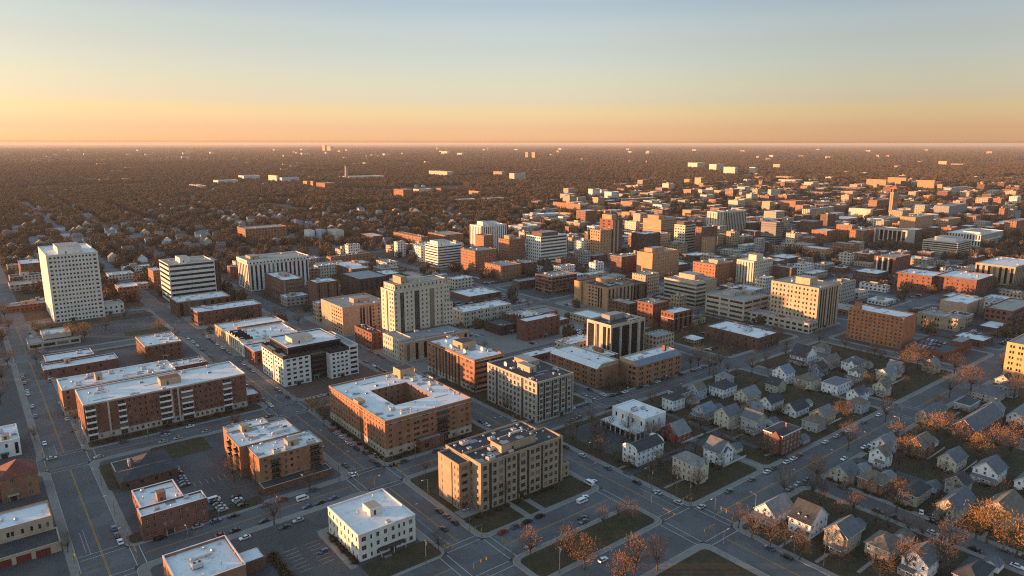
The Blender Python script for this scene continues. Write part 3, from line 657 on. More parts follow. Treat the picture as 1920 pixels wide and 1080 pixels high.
def wo(b, W_, D_, h):
    b.vol(0, 0, W_, D_, 0, h, 'whitestone', L='1 W1.1 1.1', Rr='=1.2 W1.7 1.6 S.7 1.6 W1.2 1.8 W1.2 1.8 W1.2 1.4 S.8 1.2 S.8 1.6 W1.4 1.2', f=3, par=.7, cop='lwhite', n=2, fr='frame_tan', sill=.24, head=.76)
    b.pent(W_ * .42, D_ * .38, W_ * .63, D_ * .62, h - .65, 3, 'whitestone', 'roof_tan', 'plant_room')
    m = MB(); m.box(8, -2.4, 2.9, 19, -.1, 3.2, 'dark', True)
    for x in (8.2, 13.5, 18.6): m.box(x, -2.3, 0, x + .3, -2, 2.9, 'stone')
    m.box(9, -3.6, 0, 12, -2.5, .5, 'paving'); m.build('entrance_canopy', b.root)
bld((672, 1004, 1056, 615, 779), 'office_block', 'the white three-storey office', 'cream three storey office with big white flat roof, bottom centre', pre=wo)
def ht(b, W_, D_, h):
    zr = b.vol(0, 0, W_, D_, 0, h - 4.4, 'cream', L='=1 W1.2 1.3 W1.2 2 D1.4 3 W1 2', Rr='=1 W1.2 3 A3.4 2 W1.3 2.4 W1.3 2 A4.4 2 W1.3 2.4 W1.3 2 A4.4 2 W1.3 2.4 W1.3 2.4 W1.3 1.2 W1.3 .8', f=13, roof='roof_tan', par=1.1, gl='glass_blue', fr='frame_tan', sill=.3, head=.78, n=2, cop='cream')
    zr = b.vol(1.8, 1.8, W_ - 1.8, D_ - 1.8, h - 5.2, h, 'cream', L='1 W1.2 1', Rr='1.2 W1.2 1.2', f=1, sill=.4, head=.8, roof='roof_tan', pm='beige', cop='lwhite')
    b.vol(W_ * .86, -1.6, W_ + 1.8, D_ - 3, 0, h * .62, 'cream', L=None, Rr='.9 W1.2 .9', f=9, roof='roof_tan', par=.7)
    b.pent(W_ * .16, D_ * .15, W_ * .26, D_ * .75, zr, 6, 'tan'); b.pent(W_ * .3, D_ * .3, W_ * .62, D_ * .8, zr, 3.2, 'cream')
    for x in (.34, .4, .52): b.item('satellite_dish', W_ * x, D_ * .2, zr, 1)
def hp(b, W_, D_, h):
    b.vol(0, D_ * .2, W_ * .2, D_ * .9, 0, h + 1.2, 'cream', L='1.2 W1.2 1.2', Rr=None, f=4, roof='roof_tan', n=2)
    b.vol(0, 0, W_ + 4, D_ * .2 - .05, 0, h, 'pinktan', L='1.2 W1.2 1.2', Rr='2.4 V2.4 2', f=4, roof='roof_grey', cop='stone', base=('stone', 3), n=3)
    b.vol(W_ * .2 + .05, D_ * .2, W_ + 4, D_ * .8, 0, h - .4, 'brick_brown', L=None, f=4, roof='roof_grey', n=3)
bld((757, 644, 682, 714, 872), 'hotel_podium', None, 'four storey brown podium with pale window wall under the cream hotel tower', pre=hp)
bld((751, 537, 658, 726, 855), 'hotel_tower', 'the cream hotel tower', 'tall cream hotel tower with green-grey glass bays and lit left edge', dx=-3, dy=5, pre=ht)
def pk(b, W_, D_, h):
    b.vol(0, 0, W_, D_, 0, h, 'pinktan', L='=1.4 W1.5 1.2 W1.5 1.2 W1.5 1.2 W1.5 1.2 W1.5 1.6 12', Rr='=13 V1.6 .6 V1.6 1.2 V1.2 1 V1.6 1 W1.2 3 W1.2 3 W1.2 2', f=6, g=3, roof='roof_tan', par=1.1, n=10, band=('beige', h - 2.6), cop='beige')
    b.pent(W_ * .4, D_ * .3, W_ * .75, D_ * .5, h - 1, 3.6, 'pinktan')
bld((642, 577, 628, 602, 726), 'hotel_block', 'the pink-tan hotel', 'six storey pink-tan block with small square windows left of the cream tower', pre=pk)
def cw(b, W_, D_, h):
    b.vol(0, 0, W_, D_, 0, h - 4, 'white', L='=1.2 V2 1.4 V2 1.4 V2 1.4 V2 1.4 V2 1.4 V2 1.4 V2 1.2', Rr='1.3 V2.2 1.3', f=8, roof='roof_tan', par=.4)
    b.vol(-.8, -.8, W_ + .8, D_ + .8, h - 3.99, h, 'white', L='1 W1.6 1', Rr='1 W1.8 1', f=1, sill=.2, head=.7, roof='roof_tan', n=5)
    b.pent(W_ * .1, D_ * .4, W_ * .25, D_ * .8, h - .8, 3, 'tan')
bld((467, 490, 547, 445, 578), 'office_block', 'the white pillared office', 'white office ringed by tall pillars with dark glass between, flared roof edge', pre=cw)
bld((530, 526, 566, 496, 570), 'brick_office', 'the lit ribbon-window brick block', 'square brick block whose left face has lit ribbon windows', 'brick_red', L='=5 R16 1 10', Rr='=1 C2 2 R20 1', f=5, n=6, fr='frame_tan', gl='glass_blind', cm='grey', sill=.35, head=.8, ph=[(.4, .4, .7, .7, 3, 'tan')])
bld((594, 531, 581, 577, 636), 'brick_block', None, 'plain brown brick block with dark side beside the ribbon-window brick block', 'brick_brown', L='=20', Rr='1.5 V1.2 1.5', f=6, n=6, roof='roof_white')
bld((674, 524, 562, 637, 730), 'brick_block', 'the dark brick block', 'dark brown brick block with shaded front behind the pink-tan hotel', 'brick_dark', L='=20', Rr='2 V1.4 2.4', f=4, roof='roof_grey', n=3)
bld((661, 505, 524, 621, 695), 'brick_block', None, 'low lit orange brick block with white roof behind the dark brick block', 'pat:brick_orange:4:3.8:.45:.5', n=7)
bld((620, 482, 497, 612, 700), 'brick_block', 'the long low brick hall', 'long low lit brick hall with pale strip roof', 'pat:brick_orange:5:4:.4:.45', roof='roof_tan', n=8)
bld((697, 625, 657, 665, 716), 'brick_block', None, 'four storey brick annex squeezed between pink-tan hotel and cream tower', 'brick_red', L='1.6 W1.6 1.4', Rr='1.6 W1.4 1.2', f=4, roof='roof_dark', cop='brick_orange', n=3)
bld((880, 556, 566, 845, 940), 'warehouse', None, 'flat white-roofed brick warehouse right of the cream hotel tower', 'brick_red', Rr='4 W2 4', f=1, n=8, cop='lwhite')
bld((869, 585, 612, 845, 959), 'retail_block', 'the pale three-storey row', 'pale three storey row with rooftop vents and white roof', 'stone', L='2 W1.4 2', Rr='1.4 W1.4 1.4 W1.4 2.2', f=3, n=9, cop='lwhite')
bld((940, 612, 630, 908, 972), 'brick_block', None, 'low almost black brick box right of the cream tower podium', 'brick_dark', L='=9', Rr='3 W1.2 3', f=2, roof='roof_dark', n=3)
# ---- downtown
bld((821, 462, 503, 797, 866), 'office_block', 'the slim striped office', 'white office with eight thin dark stripes beside orange brick blocks', 'white', L='=.5 R30 .5', Rr='=.5 R34 .5', f=8, sill=.45, head=.9, ph=[(.1, .2, .6, .8, 6, 'white')], gl='glass_mid')
bld((891, 471, 510, 864, 932), 'brick_block', 'the lit orange block', 'lit orange brick block with flat front right of the slim striped office', 'pat:brick_orange:3.4:3.4:.42:.5', n=3, roof='roof_grey')
bld((907, 442, 485, 891, 924), 'brick_tower', None, 'plain lit brick tower rising behind the lit orange block', 'pat:brick_orange:3.6:3.2:.3:.45', roof='roof_grey', n=1)
bld((942, 499, 524, 909, 978), 'brick_block', None, 'low blank lit brick box in front of the stepped lit brick block', 'pat:brick_orange:5:6:.25:.35', roof='roof_grey', n=4)
bld((902, 424, 478, 881, 950), 'office_block', 'the white finned block', 'white block with close vertical fins and cluttered roof', 'white', L='1.2 V1.6 1.2', Rr='1.1 V1.5 1.1', f=8, n=6, ph=[(.15, .2, .4, .7, 6, 'white'), (.5, .3, .75, .7, 5, 'lwhite')])
bld((790, 445, 464, 738, 803), 'apartment_block', None, 'lit brick apartment row at the wood edge, left one of two', 'pat:brick_orange:4:3.4:.5:.5', roof='roof_tan', n=3)
bld((835, 441, 460, 803, 869), 'apartment_block', None, 'brick apartment row at the wood edge, right one of two', 'pat:brick_orange:4:3.4:.5:.5', roof='roof_tan', n=3)
bld((700, 443, 457, 676, 719), 'apartment_block', None, 'small brick block alone at the wood edge left of the brick rows', 'pat:brick_red:3:3.6:.45:.5', n=1)
bld((460, 430, 454, 445, 538), 'brick_block', 'the far brick school', 'wide brick building among trees behind the white pillared office', 'pat:brick_orange:5:4:.5:.5', roof='roof_tan', n=4)
bld((1014, 444, 500, 987, 1063), 'office_block', 'the banded white office', 'broad white office banded by dark windows with domed brown plant on top', 'white', L='1.1 W1.9 1.1', Rr='=.5 R40 .5', f=9, sill=.4, head=.9, ph=[(.12, .15, .75, .85, 5, 'brick_brown')], gl='glass_mid')
bld((955, 450, 500, 935, 985), 'brick_block', 'the stepped lit brick block', 'stepped lit brick block left of the banded white office', 'pat:brick_orange:3.2:3.4:.5:.5', roof='roof_tan', n=2, ph=[(.2, .3, .6, .8, 5, 'orange')])
bld((1126, 432, 484, 1107, 1147), 'brick_tower', 'the lit twin brick tower', 'lit front tower of the brick twin pair with square windows', 'orange', L='=1.5 W1.5 1.6 W1.5 1.6 W1.5 1.6 W1.5 1.5', Rr='2 W1.2 2', f=9, roof='roof_tan', n=2)
bld((1150, 412, 480, 1125, 1168), 'brick_tower', None, 'taller dark rear tower of the brick twin pair', 'brick_red', L='=2 W1.2 2.2 W1.2 2', Rr='=1 C2 .8 W1 1 C2 2 W1 2', f=12, cm='beige', roof='roof_tan', ph=[(.1, .2, .6, .9, 7, 'orange')])
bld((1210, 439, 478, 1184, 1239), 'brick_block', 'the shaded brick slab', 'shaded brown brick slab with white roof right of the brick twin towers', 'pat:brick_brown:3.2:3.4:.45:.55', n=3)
bld((1240, 412, 445, 1206, 1275), 'office_block', 'the stepped orange office', 'lit orange office with fine bands and stepped roof', 'pat:orange:30:3.2:.97:.4', ph=[(.05, .2, .4, .8, 7, 'orange'), (.5, .2, .9, .8, 3, 'beige')], roof='roof_tan')
bld((1285, 422, 470, 1265, 1305), 'office_tower', 'the gold striped tower', 'cream tower with gold-lit face and dark stripes', 'cream', L='=1.2 W2 1.4 W2 1.4 W2 1.4 W2 1.2', Rr='=.6 R20 .6', f=9, sill=.4, head=.85, ph=[(.1, .2, .8, .9, 5, 'brick_brown')], roof='roof_tan')
def b54(b, W_, D_, h): b.vol(-3, -9, W_ * .5, -.05, 0, h * .62, 'orange', L='1.6 W1.2 1.6', Rr=None, f=5, roof='roof_grey')
bld((1320, 426, 474, 1305, 1346), 'brick_tower', None, 'brown brick tower right of the gold striped tower', 'pat:brick_red:3.2:3.3:.4:.5', roof='roof_tan', n=2, extra=b54)
def c55(b, W_, D_, h): b.vol(-24, 4, -.05, D_, 0, h + 1, 'cream', L='2 V1.5 2', Rr='3 V1.6 3', f=8, roof='roof_tan')
bld((1365, 397, 442, 1342, 1400), 'office_tower', 'the dark-glass columned tower', 'tall cream tower of full-height columns and dark glass with lit slab beside', 'cream', L='1.4 V2.2 1.4', Rr='1 V2.6 1', f=9, n=3, roof='roof_grey', extra=c55)
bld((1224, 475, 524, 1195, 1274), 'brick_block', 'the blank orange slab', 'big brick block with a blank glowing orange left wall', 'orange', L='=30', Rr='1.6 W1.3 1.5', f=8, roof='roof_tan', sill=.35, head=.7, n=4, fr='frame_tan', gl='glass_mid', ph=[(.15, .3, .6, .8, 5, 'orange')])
bld((1342, 496, 535, 1300, 1382), 'brick_block', 'the wide orange brick block', 'wide orange brick block with tan roof and plant behind the cream tower', 'brick_orange', L='1.6 W1.3 1.6', Rr='1.8 W1.2 1.8', f=6, roof='roof_tan', n=6, ph=[(.3, .2, .6, .6, 4, 'beige')], sill=.35, head=.7)
def c58(b, W_, D_, h): b.pent(W_ * .2, D_ * .1, W_ * .55, D_ * .55, h - .87, 7, 'cream', 'roof_tan', 'roof_tower')
bld((1414, 490, 537, 1382, 1450), 'office_block', 'the cream turreted block', 'cream block with slim vertical bays and a square roof turret', 'cream', L='1.3 V1.1 1.3', Rr='1.3 W1.3 1.3', f=7, n=3, extra=c58)
def b59(b, W_, D_, h):
    zr = b.vol(0, 0, W_ * .42, D_, 0, h, 'stone', L='=.4 R40 .4', Rr='=.4 R20 .4', f=6, sill=.3, head=.8, gl='black', roof='roof_grey', n=2)
    b.vol(W_ * .42 + .03, 3, W_, D_, 0, h + .5, 'tan', Rr='=20', f=6, roof='roof_grey', n=3)
    b.pent(W_ * .35, D_ * .3, W_ * .75, D_ * .8, h - .4, 5, 'beige')
bld((1306, 531, 577, 1246, 1349), 'office_block', 'the black-striped office', 'pale office with six bold black window stripes and a blank tan wing', pre=b59)
def g60(b, W_, D_, h):
    b.vol(0, 0, W_, D_, 0, h, 'stone', L='=1 R10 1.6 R6 1.6 R10 1', Rr='=1 R10 1.4 R10 1.4 R10 1', f=4, sill=.4, head=.85, gl='black', roof='roof_grey', fr='frame_tan')
    b.pent(W_ * .3, D_ * .5, W_ * .7, D_ * .75, h - .87, 3, 'stone'); b.pent(W_ * .75, D_ * .3, W_ * .95, D_ * .6, h - .87, 3, 'tan')
bld((1396, 564, 602, 1324, 1442), 'parking_garage', 'the open-deck garage', 'four level open-deck parking garage with dark horizontal slots', pre=g60)
def l61(b, W_, D_, h):
    b.vol(0, 0, W_ * .62, D_ * .78, 0, h, 'orange', L='=5 V1.4 1 V1.4 1 W1.4 1.6 W1.4 1.6 W1.4 6', Rr='1.4 A2.4 1.4', f=5, g=4, roof='roof_dark', n=6)
    b.vol(W_ * .62 + .03, 1.5, W_, D_ * .78, 0, h - 2, 'brick_brown', L=None, Rr='1.4 A2.4 1.4', f=5, g=3, roof='roof_dark', n=4)
    b.vol(-2, D_ * .78 + .03, W_ * .5, D_, 0, h + 1.2, 'orange', L='=10', f=5, roof='roof_dark')
    b.pent(W_ * .25, D_ * .4, W_ * .5, D_ * .7, h - .87, 4.5, 'orange')
bld((1140, 540, 582, 1080, 1217), 'brick_block', 'the glowing arcade block', 'glowing orange front of a long block with tall dark bays', pre=l61)
bld((1035, 520, 553, 1004, 1082), 'brick_block', 'the gridded brick block', 'brick block gridded by pale pink bands over dark windows', 'brick_red', L='=.8 W3 .8 W3 .8 W3 .8 W3 .8 W3 .8', Rr='.8 W3.2 .8', f=4, g=4, roof='roof_tan', n=8, sill=.25, head=.8, band=('pinktan', 4, 15), cop='pinktan')
bld((990, 604, 642, 972, 1053), 'brick_block', 'the low square brick store', 'square dark red brick store with white roof beside a lot', 'brick_red', L='=14', Rr='2.4 W1.2 2.4', f=4, n=2, dy=2)
bld((1110, 597, 612, 1069, 1142), 'brick_block', None, 'small block with white roof and yellow front behind the black-and-cream tower', 'tan', L='1 W1.8 1', Rr='2 W1.6 1', f=2, n=1)
def t65(b, W_, D_, h):
    b.vol(0, 0, W_, D_, 0, h, 'stone', L='=.6 V2 1 V2.6 3 D2 .6 P1 .6 V5 1', Rr='=1 A5.2 .4 P.8 .4 A5.2 .4 P.8 .4 A4.4 .4 P.8 1 A2.6 .5', f=9, roof='roof_dark', par=1.6, pm='stone', pilm='stone', n=6, dm='dark')
    b.pent(W_ * .35, D_ * .55, W_ * .75, D_ * .9, h - 1.5, 4, 'grey')
bld((1146, 610, 684, 1101, 1210), 'apartment_tower', 'the black-and-cream tower', 'tower of cream piers and near-black glass with dark roof', pre=t65)
def wing_roof(b, W_, D_, h, ax):
    m = MB(); z = h
    if ax: a = [(.15, .15, z + .003), (4.2, .15, z + 2.6), (4.2, D_ - .15, z + 2.6), (.15, D_ - .15, z + .003)]
    else: a = [(.15, .15, z + .003), (W_ - .15, .15, z + .003), (W_ - .15, 4.2, z + 2.6), (.15, 4.2, z + 2.6)]
    m.q(a, 'roof_white' if ax else 'shingle_blue'); m.q([a[3], a[2], (a[2][0], a[2][1], z), (a[3][0], a[3][1], z)], 'tan')
    if ax: m.q([a[0], a[1], (4.2, .15, z)], 'tan')
    else: m.q([a[1], a[2], (W_ - .15, 4.2, z)], 'tan'); m.q([a[0], a[3], (.15, 4.2, z)], 'tan')
    m.build('sloped_roof', b.root)
def wL(b, W_, D_, h):
    b.vol(0, 0, W_, D_, 0, h - 2, 'brick_orange', L='1.6 W1.4 1.2 W1.4 2.4', Rr='=2.2 W1.4 14', f=4, n=0, par=.3)
    b.vol(4.3, .3, W_ - .3, D_ - .3, h - 2, h + .6, 'tan', f=1, n=4); wing_roof(b, W_, D_, h - 2, 1)
    b.vol(W_ + .05, 5, W_ + 7, 14, 0, h - 3, 'brick_red', Rr='1 W1.2 1', f=4, roof='roof_grey')
def wR(b, W_, D_, h):
    b.vol(0, 0, W_, D_, 0, h - 2, 'brick_orange', L='=2 W2.6 1.2 W2 9', Rr='1.6 W1.6 .8 W1.6 2.2', f=4, par=.3)
    b.vol(.3, 4.3, W_ - .3, D_ - .3, h - 2, h + .6, 'tan', f=1, n=5); wing_roof(b, W_, D_, h - 2, 0)
    b.pent(W_ * .82, D_ * .5, W_ * .86, D_ * .62, h - .3, 4, 'brick_red', 'brick_dark', 'chimney')
bld((1120, 687, 728, 1031, 1162), 'school_wing', 'the left brick school wing', 'left brick school wing with sloped white roof edge and blank end wall', pre=wL)
bld((1197, 682, 727, 1161, 1279), 'school_wing', 'the right brick school wing', 'right brick school wing with white roof and grey sloping eave', pre=wR)
bld((1180, 570, 600, 1141, 1200), 'brick_block', None, 'brown brick block with pink chimney, leftmost of the brick trio', 'brick_brown', L='1.2 W1.6 1.2', Rr='1.4 W1.4 1.2', f=4, roof='roof_tan', n=3)
bld((1225, 570, 615, 1196, 1255), 'brick_block', 'the brick trio', 'taller middle block of the brick trio behind the black-and-cream tower', 'brick_red', L='1.2 W1.6 1.2', Rr='1.4 W1.4 1.2', f=6, roof='roof_tan', n=3)
bld((1264, 587, 624, 1240, 1300), 'brick_block', None, 'red brick block with white roof, rightmost of the brick trio', 'brick_red', L='1.2 W1.6 1', Rr='=1.2 V1.6 2 V1.6 2 V1.6 2 V1.6 1.2', f=4, n=2, band=('stone', 11.5))
bld((1422, 634, 657, 1322, 1462), 'store', 'the flat white-roofed store', 'flat brown brick store with broad dirty white roof and roof units', 'brick_brown', L='3 W1.4 3', Rr='3 W1.4 3', f=2, n=9, roof='roof_white')
# ---- right side
def c70(b, W_, D_, h):
    b.vol(0, 0, W_, D_, 0, h, 'beige', L='=1.6 W1.3 1.5 W1.3 2.2 W1.3 1.5 W1.3 2.2 W1.3 1.5 W1.3 2.2 W1.3 1.5 W1.3 2.2 W1.3 1.5 W1.3 2.2 W1.3 1.4 W1.3 1.6', Rr='=3 V2 1.4 V2 1.4 V2 3 V2 1.4 V2 1.4 V2 1.4 V2 3', f=8, g=4.5, n=5, sill=.25, head=.75, roof='roof_tan', ph=None)
    b.pent(W_ * .25, D_ * .3, W_ * .6, D_ * .6, h - .87, 6, 'beige')
    b.vol(-14, -2, -.05, D_ + 14, 0, 9, 'stone', L='1 W3.4 1', Rr='1 W3 1', f=2, roof='roof_grey', n=8)
bld((1536, 540, 620, 1447, 1576), 'office_block', 'the cream ten-storey office', 'cream eight storey office with rows of paired windows, top glowing gold', pre=c70)
def o71(b, W_, D_, h):
    b.vol(0, 0, W_, D_, 0, h, 'brick_bright', L='1 W1.4 1', Rr='=22', f=7, g=4, n=4, sill=.25, head=.78, roof='roof_white', fr='frame_tan', cop='brick_bright')
    b.pent(2, D_ * .82, 6, D_ * .92, h - .87, 6, 'brick_bright', 'brick_dark', 'chimney')
bld((1696, 595, 655, 1592, 1720), 'brick_block', 'the tall orange brick slab', 'long seven storey orange-red brick slab with sun on its top row', pre=o71)
bld((1748, 518, 547, 1678, 1776), 'brick_block', None, 'red brick row with arched windows, left half behind parking', 'brick_red', L='2 W1.3 1.8', Rr='2 W1.3 2', f=4, n=7)
bld((1832, 525, 556, 1755, 1866), 'brick_block', 'the right red brick row', 'red brick row with white roof patches, right half behind parking', 'brick_red', L='2 W1.3 1.8', Rr='1.4 V1.4 2.4', f=4, n=6)
bld((1815, 569, 598, 1764, 1847), 'brick_block', 'the blank pink box', 'blank pink-red brick box with flat white roof', 'pinktan', L='=20', Rr='=20 D3 10', f=3, n=5, dm='brick_red')
bld((1900, 583, 613, 1848, 1945), 'brick_block', None, 'brick block with gridded dark windows at the right edge', 'brick_red', L='1 W2.6 1', Rr='1 W2.6 1', f=3, n=5, roof='roof_tan')
bld((1797, 598, 622, 1721, 1813), 'tan_block', 'the tan long low block', 'long low tan block with sparse windows behind the parking deck', 'tan', L='4 W1.4 1 W1.4 4', Rr='=10', f=2, roof='roof_grey', n=4)
bld((1797, 455, 480, 1731, 1822), 'office_block', 'the gold banded office', 'wide office of thin gold and dark bands with set-back top', 'cream', L='=.5 R50 .5', Rr='=.5 R50 .5', f=6, sill=.35, head=.85, roof='roof_tan', ph=[(.2, .15, .8, .75, 6, 'white')])
bld((1680, 483, 517, 1640, 1709), 'office_block', 'the white-striped brick block', 'brick block with three bold white vertical stripes', 'brick_red', L='=3 A3 1 P1.4 1 A3 1 P1.4 1 A3 1 P1.4 3', Rr='=30', f=5, n=5, roof='roof_tan')
bld((1702, 432, 461, 1640, 1717), 'office_block', 'the tall arched hall', 'cream hall with a row of tall dark arches', 'cream', L='=2 A4 1.4 A4 1.4 A4 1.4 A4 1.4 A4 1.4 A4 1.4 A4 2', Rr='=20', f=5, g=2, roof='roof_tan', n=3)
bld((1717, 407, 440, 1688, 1752), 'brick_block', 'the plain orange block', 'plain orange block with shaded windowless side, cluttered roof', 'pat:orange:5:4:.2:.3', roof='roof_tan', n=5)
bld((1645, 375, 397, 1629, 1670), 'office_block', None, 'brown banded office left of the spired tower', 'pat:brick_orange:40:3.6:.96:.45', roof='roof_tan')
def sp(b, W_, D_, h):
    b.vol(0, 0, W_, D_, 0, h * .8, 'orange', L='2 V1.6 2', Rr='2 V1.6 2', f=10, roof='roof_tan')
    b.vol(2.5, 2.5, W_ - 2.5, D_ - 2.5, h * .8 - .5, h * .9, 'orange', L='2 V2 2', Rr='2 V2 2', f=1, roof='roof_tan')
    m = MB(); c = (W_ / 2, D_ / 2); r = W_ / 2 - 4
    for i in range(4):
        a, d = [((-1, -1), (1, -1)), ((1, -1), (1, 1)), ((1, 1), (-1, 1)), ((-1, 1), (-1, -1))][i]
        m.q([(c[0] + a[0] * r, c[1] + a[1] * r, h * .9 - .3), (c[0] + d[0] * r, c[1] + d[1] * r, h * .9 - .3), (*c, h * 1.02)], 'brick_orange')
    m.tube((*c, h * 1.0), (*c, h * 1.1), .5, .2, 'metal', 5); m.build('spire', b.root)
bld((1675, 368, 406, 1669, 1685), 'clock_tower', 'the spired tower', 'slender lit brick tower with a pointed spire', pre=sp, H=66)
bld((1600, 458, 480, 1561, 1612), 'apartment_block', 'the balconied lit block', 'lit brick block dotted with dark balconies', 'pat:brick_orange:4:3.6:.5:.5', roof='roof_tan', n=2)
bld((1548, 467, 482, 1505, 1562), 'brick_block', None, 'low lit blank block left of the balconied lit block', 'pat:orange:7:5:.25:.3', n=3)
bld((1456, 417, 460, 1428, 1470), 'office_tower', 'the dark banded tower', 'dark tower with thin pale bands', 'pat:grey:40:3.4:.98:.6', roof='roof_grey', n=2)
bld((1620, 432, 456, 1594, 1640), 'brick_block', None, 'lit red-brown brick block left of the tall arched hall', 'pat:brick_orange:3.6:3.4:.4:.5', roof='roof_tan', n=2)
bld((1519, 392, 408, 1504, 1565), 'office_block', 'the far pale finned slab', 'pale slab with vertical fins and one lit end, among far roofs', 'pat:cream:4:30:.5:.9', roof='roof_tan', n=2)
bld((1492, 377, 394, 1464, 1508), 'brick_block', 'the far red block', 'plain red-brick block glowing among far roofs', 'pat:brick_orange:5:5:.2:.3', roof='roof_tan', n=2)
bld((1840, 440, 462, 1776, 1882), 'office_block', None, 'white pillared block with layered terraces behind the gold banded office', 'pat:white:4:9:.55:.8', n=6, ph=[(.1, .1, .6, .6, 4, 'white')])
bld((1905, 500, 536, 1830, 1945), 'office_block', None, 'tan block with bold pale piers at the right edge', 'tan', L='1.4 A2.4 1.4', Rr='1.4 A2.4 1.4', f=4, n=5)
bld((1960, 653, 722, 1889, 2000), 'brick_office', 'the yellow corner block', 'sun-yellow five storey block cut off by the right edge', 'yellow', L='=1.4 W1.1 .5 W1.1 2 W1.1 .5 W1.1 2 W1.1 .5 W1.1 2 W1.1 .5 W1.1 2', Rr='=20', f=5, g=5, roof='roof_tan', cop='beige')
bld((1775, 661, 678, 1700, 1823), 'car_deck', 'the red-walled parking deck', 'low red brick deck with cars parked on its dark roof', 'brick_red', L='2 W1.6 3', Rr='2 W1.6 3', f=1, roof='asphalt_lot', par=1.1, ph=[(.62, .02, .97, .3, 3.4, 'brick_red')])
bld((1845, 639, 652, 1787, 1864), 'store', None, 'flat store with clean white roof right of the parking deck', 'brick_brown', L='3 W1.4 3', Rr='3 W1.4 3', f=1, n=3)
bld((1870, 615, 623, 1833, 1893), 'store', None, 'tiny flat white roof between the pink box and right edge', 'brick_brown', f=1, n=1)
# white boutique with lower front hall
def bq(b, W_, D_, h):
    b.vol(0, 0, W_, D_, 0, h, 'lwhite', L='=1.6 S.9 4 S.9 1.6 S.9 2.6 S.9 3 S.9 2', Rr='=1.6 S.7 3 S.7 3 S.7 4', f=1, sill=.55, head=.82, par=.7, roof='roof_white', n=3)
    m = MB(); zt = 4.2
    m.box(-9, -1.5, zt - .5, -.05, D_ + .5, zt, 'lwhite', True)
    n = 7
    for i in range(n + 1):
        y = -1.4 + (D_ + 1.4) * i / n; m.box(-8.8, y, 0, -8.3, y + .5, zt - .5, 'lwhite')
    for i in range(3): m.box(-8.2 + i * 3.2, -1.4, 0, -7.7 + i * 3.2, -.9, zt - .5, 'lwhite')
    m.q([(-9, -1.5, zt + .02), (-.05, -1.5, zt + .02), (-.05, D_ + .5, zt + .02), (-9, D_ + .5, zt + .02)], 'roof_white')
    m.build('front_gallery', b.root)
    g = MB(); g.q([(-7.6, -.6, .4), (-7.6, D_, .4), (-7.6, D_, zt - .5), (-7.6, -.6, zt - .5)], 'glass_dark'); g.q([(-7.6, -.6, .4), (0, -.6, .4), (0, -.6, zt - .5), (-7.6, -.6, zt - .5)], 'glass_dark')
    g.build('shop_window', b.root)
bld((1210, 785, 818, 1149, 1249), 'white_hall', 'the white hall', 'white two storey hall with pillared lower front gallery', pre=bq)
# white retail row with sawtooth roof along the avenue
def sh(b, W_, D_, h):
    d = D_ / 100; y1, y2, y3 = 22 * d, 30 * d, 66 * d
    b.vol(0, 0, 30, y1, 0, h - 1, 'brick_red', L='2 W1.6 2', Rr='2 W1.6 2', f=2, n=3, cop='lwhite')
    b.vol(-.5, y1 + .05, 32, y2, 0, h - .5, 'white', L='1.4 V1.8 1.4', f=2, n=2)
    b.vol(0, y2 + .05, 44, y3, 0, h, 'cream', L='1.6 V1.6 1.6', f=2, n=9)
    b.vol(1, y3 + .05, 50, D_, 0, h - 1.5, 'tan', L='1.6 V1.4 1.8', f=2, n=8)
    b.pent(10, y3 + 4, 46, y3 + 11, h - 2.4, 2.8, 'brick_orange', 'roof_white')
    m = MB(); e = (y3 - y2 - 3) / 5
    for i in range(5):
        y = y2 + 1.5 + i * e
        m.q([(.8, y, h - .8), (10, y, h - .8), (10, y + e * .35, h + 1.1), (.8, y + e * .35, h + 1.1)], 'glass_dark'); m.q([(.8, y + e * .35, h + 1.1), (10, y + e * .35, h + 1.1), (10, y + e * .97, h - .8), (.8, y + e * .97, h - .8)], 'roof_white')
        for x in (.8, 10): m.q([(x, y, h - .8), (x, y + e * .35, h + 1.1), (x, y + e * .97, h - .8)], 'white')
    m.build('sawtooth_roof', b.root)
bld((477, 657, 684, 400, 545), 'retail_row', 'the sawtooth-roofed shops', 'row of pale and brick shops with white roofs and sawtooth skylights', pre=sh)
# buildings cut by the frame, placed in world metres
def wb(name, ref, label, x0, y0, fn, ext=(20, 20, 12)):
    b = Bld(name, (x0, y0, 0), label, 'building'); USED.add(label); take(x0, y0, x0 + ext[0], y0 + ext[1], ext[2]); fn(b)
    if ref: LM.append((ref, *pr(x0 + ext[0] * .6, y0 + ext[1] / 2, ext[2] * .6)))
    b.done()
def hipr(m, x0, y0, x1, y1, z, h, k, o=.6):
    x0 -= o; y0 -= o; x1 += o; y1 += o
    if x1 - x0 > y1 - y0: r = (y1 - y0) / 2; A, B = (x0 + r, y0 + r, z + h), (x1 - r, y0 + r, z + h)
    else: r = (x1 - x0) / 2; A, B = (x0 + r, y0 + r, z + h), (x0 + r, y1 - r, z + h)
    c = [(x0, y0, z), (x1, y0, z), (x1, y1, z), (x0, y1, z)]
    if x1 - x0 > y1 - y0: fs = ([c[0], c[1], B, A], [c[1], c[2], B], [c[2], c[3], A, B], [c[3], c[0], A])
    else: fs = ([c[0], c[1], A], [c[1], c[2], B, A], [c[2], c[3], B], [c[3], c[0], A, B])
    for f in fs: m.q(f, k)
    m.q(c, 'frame_tan')
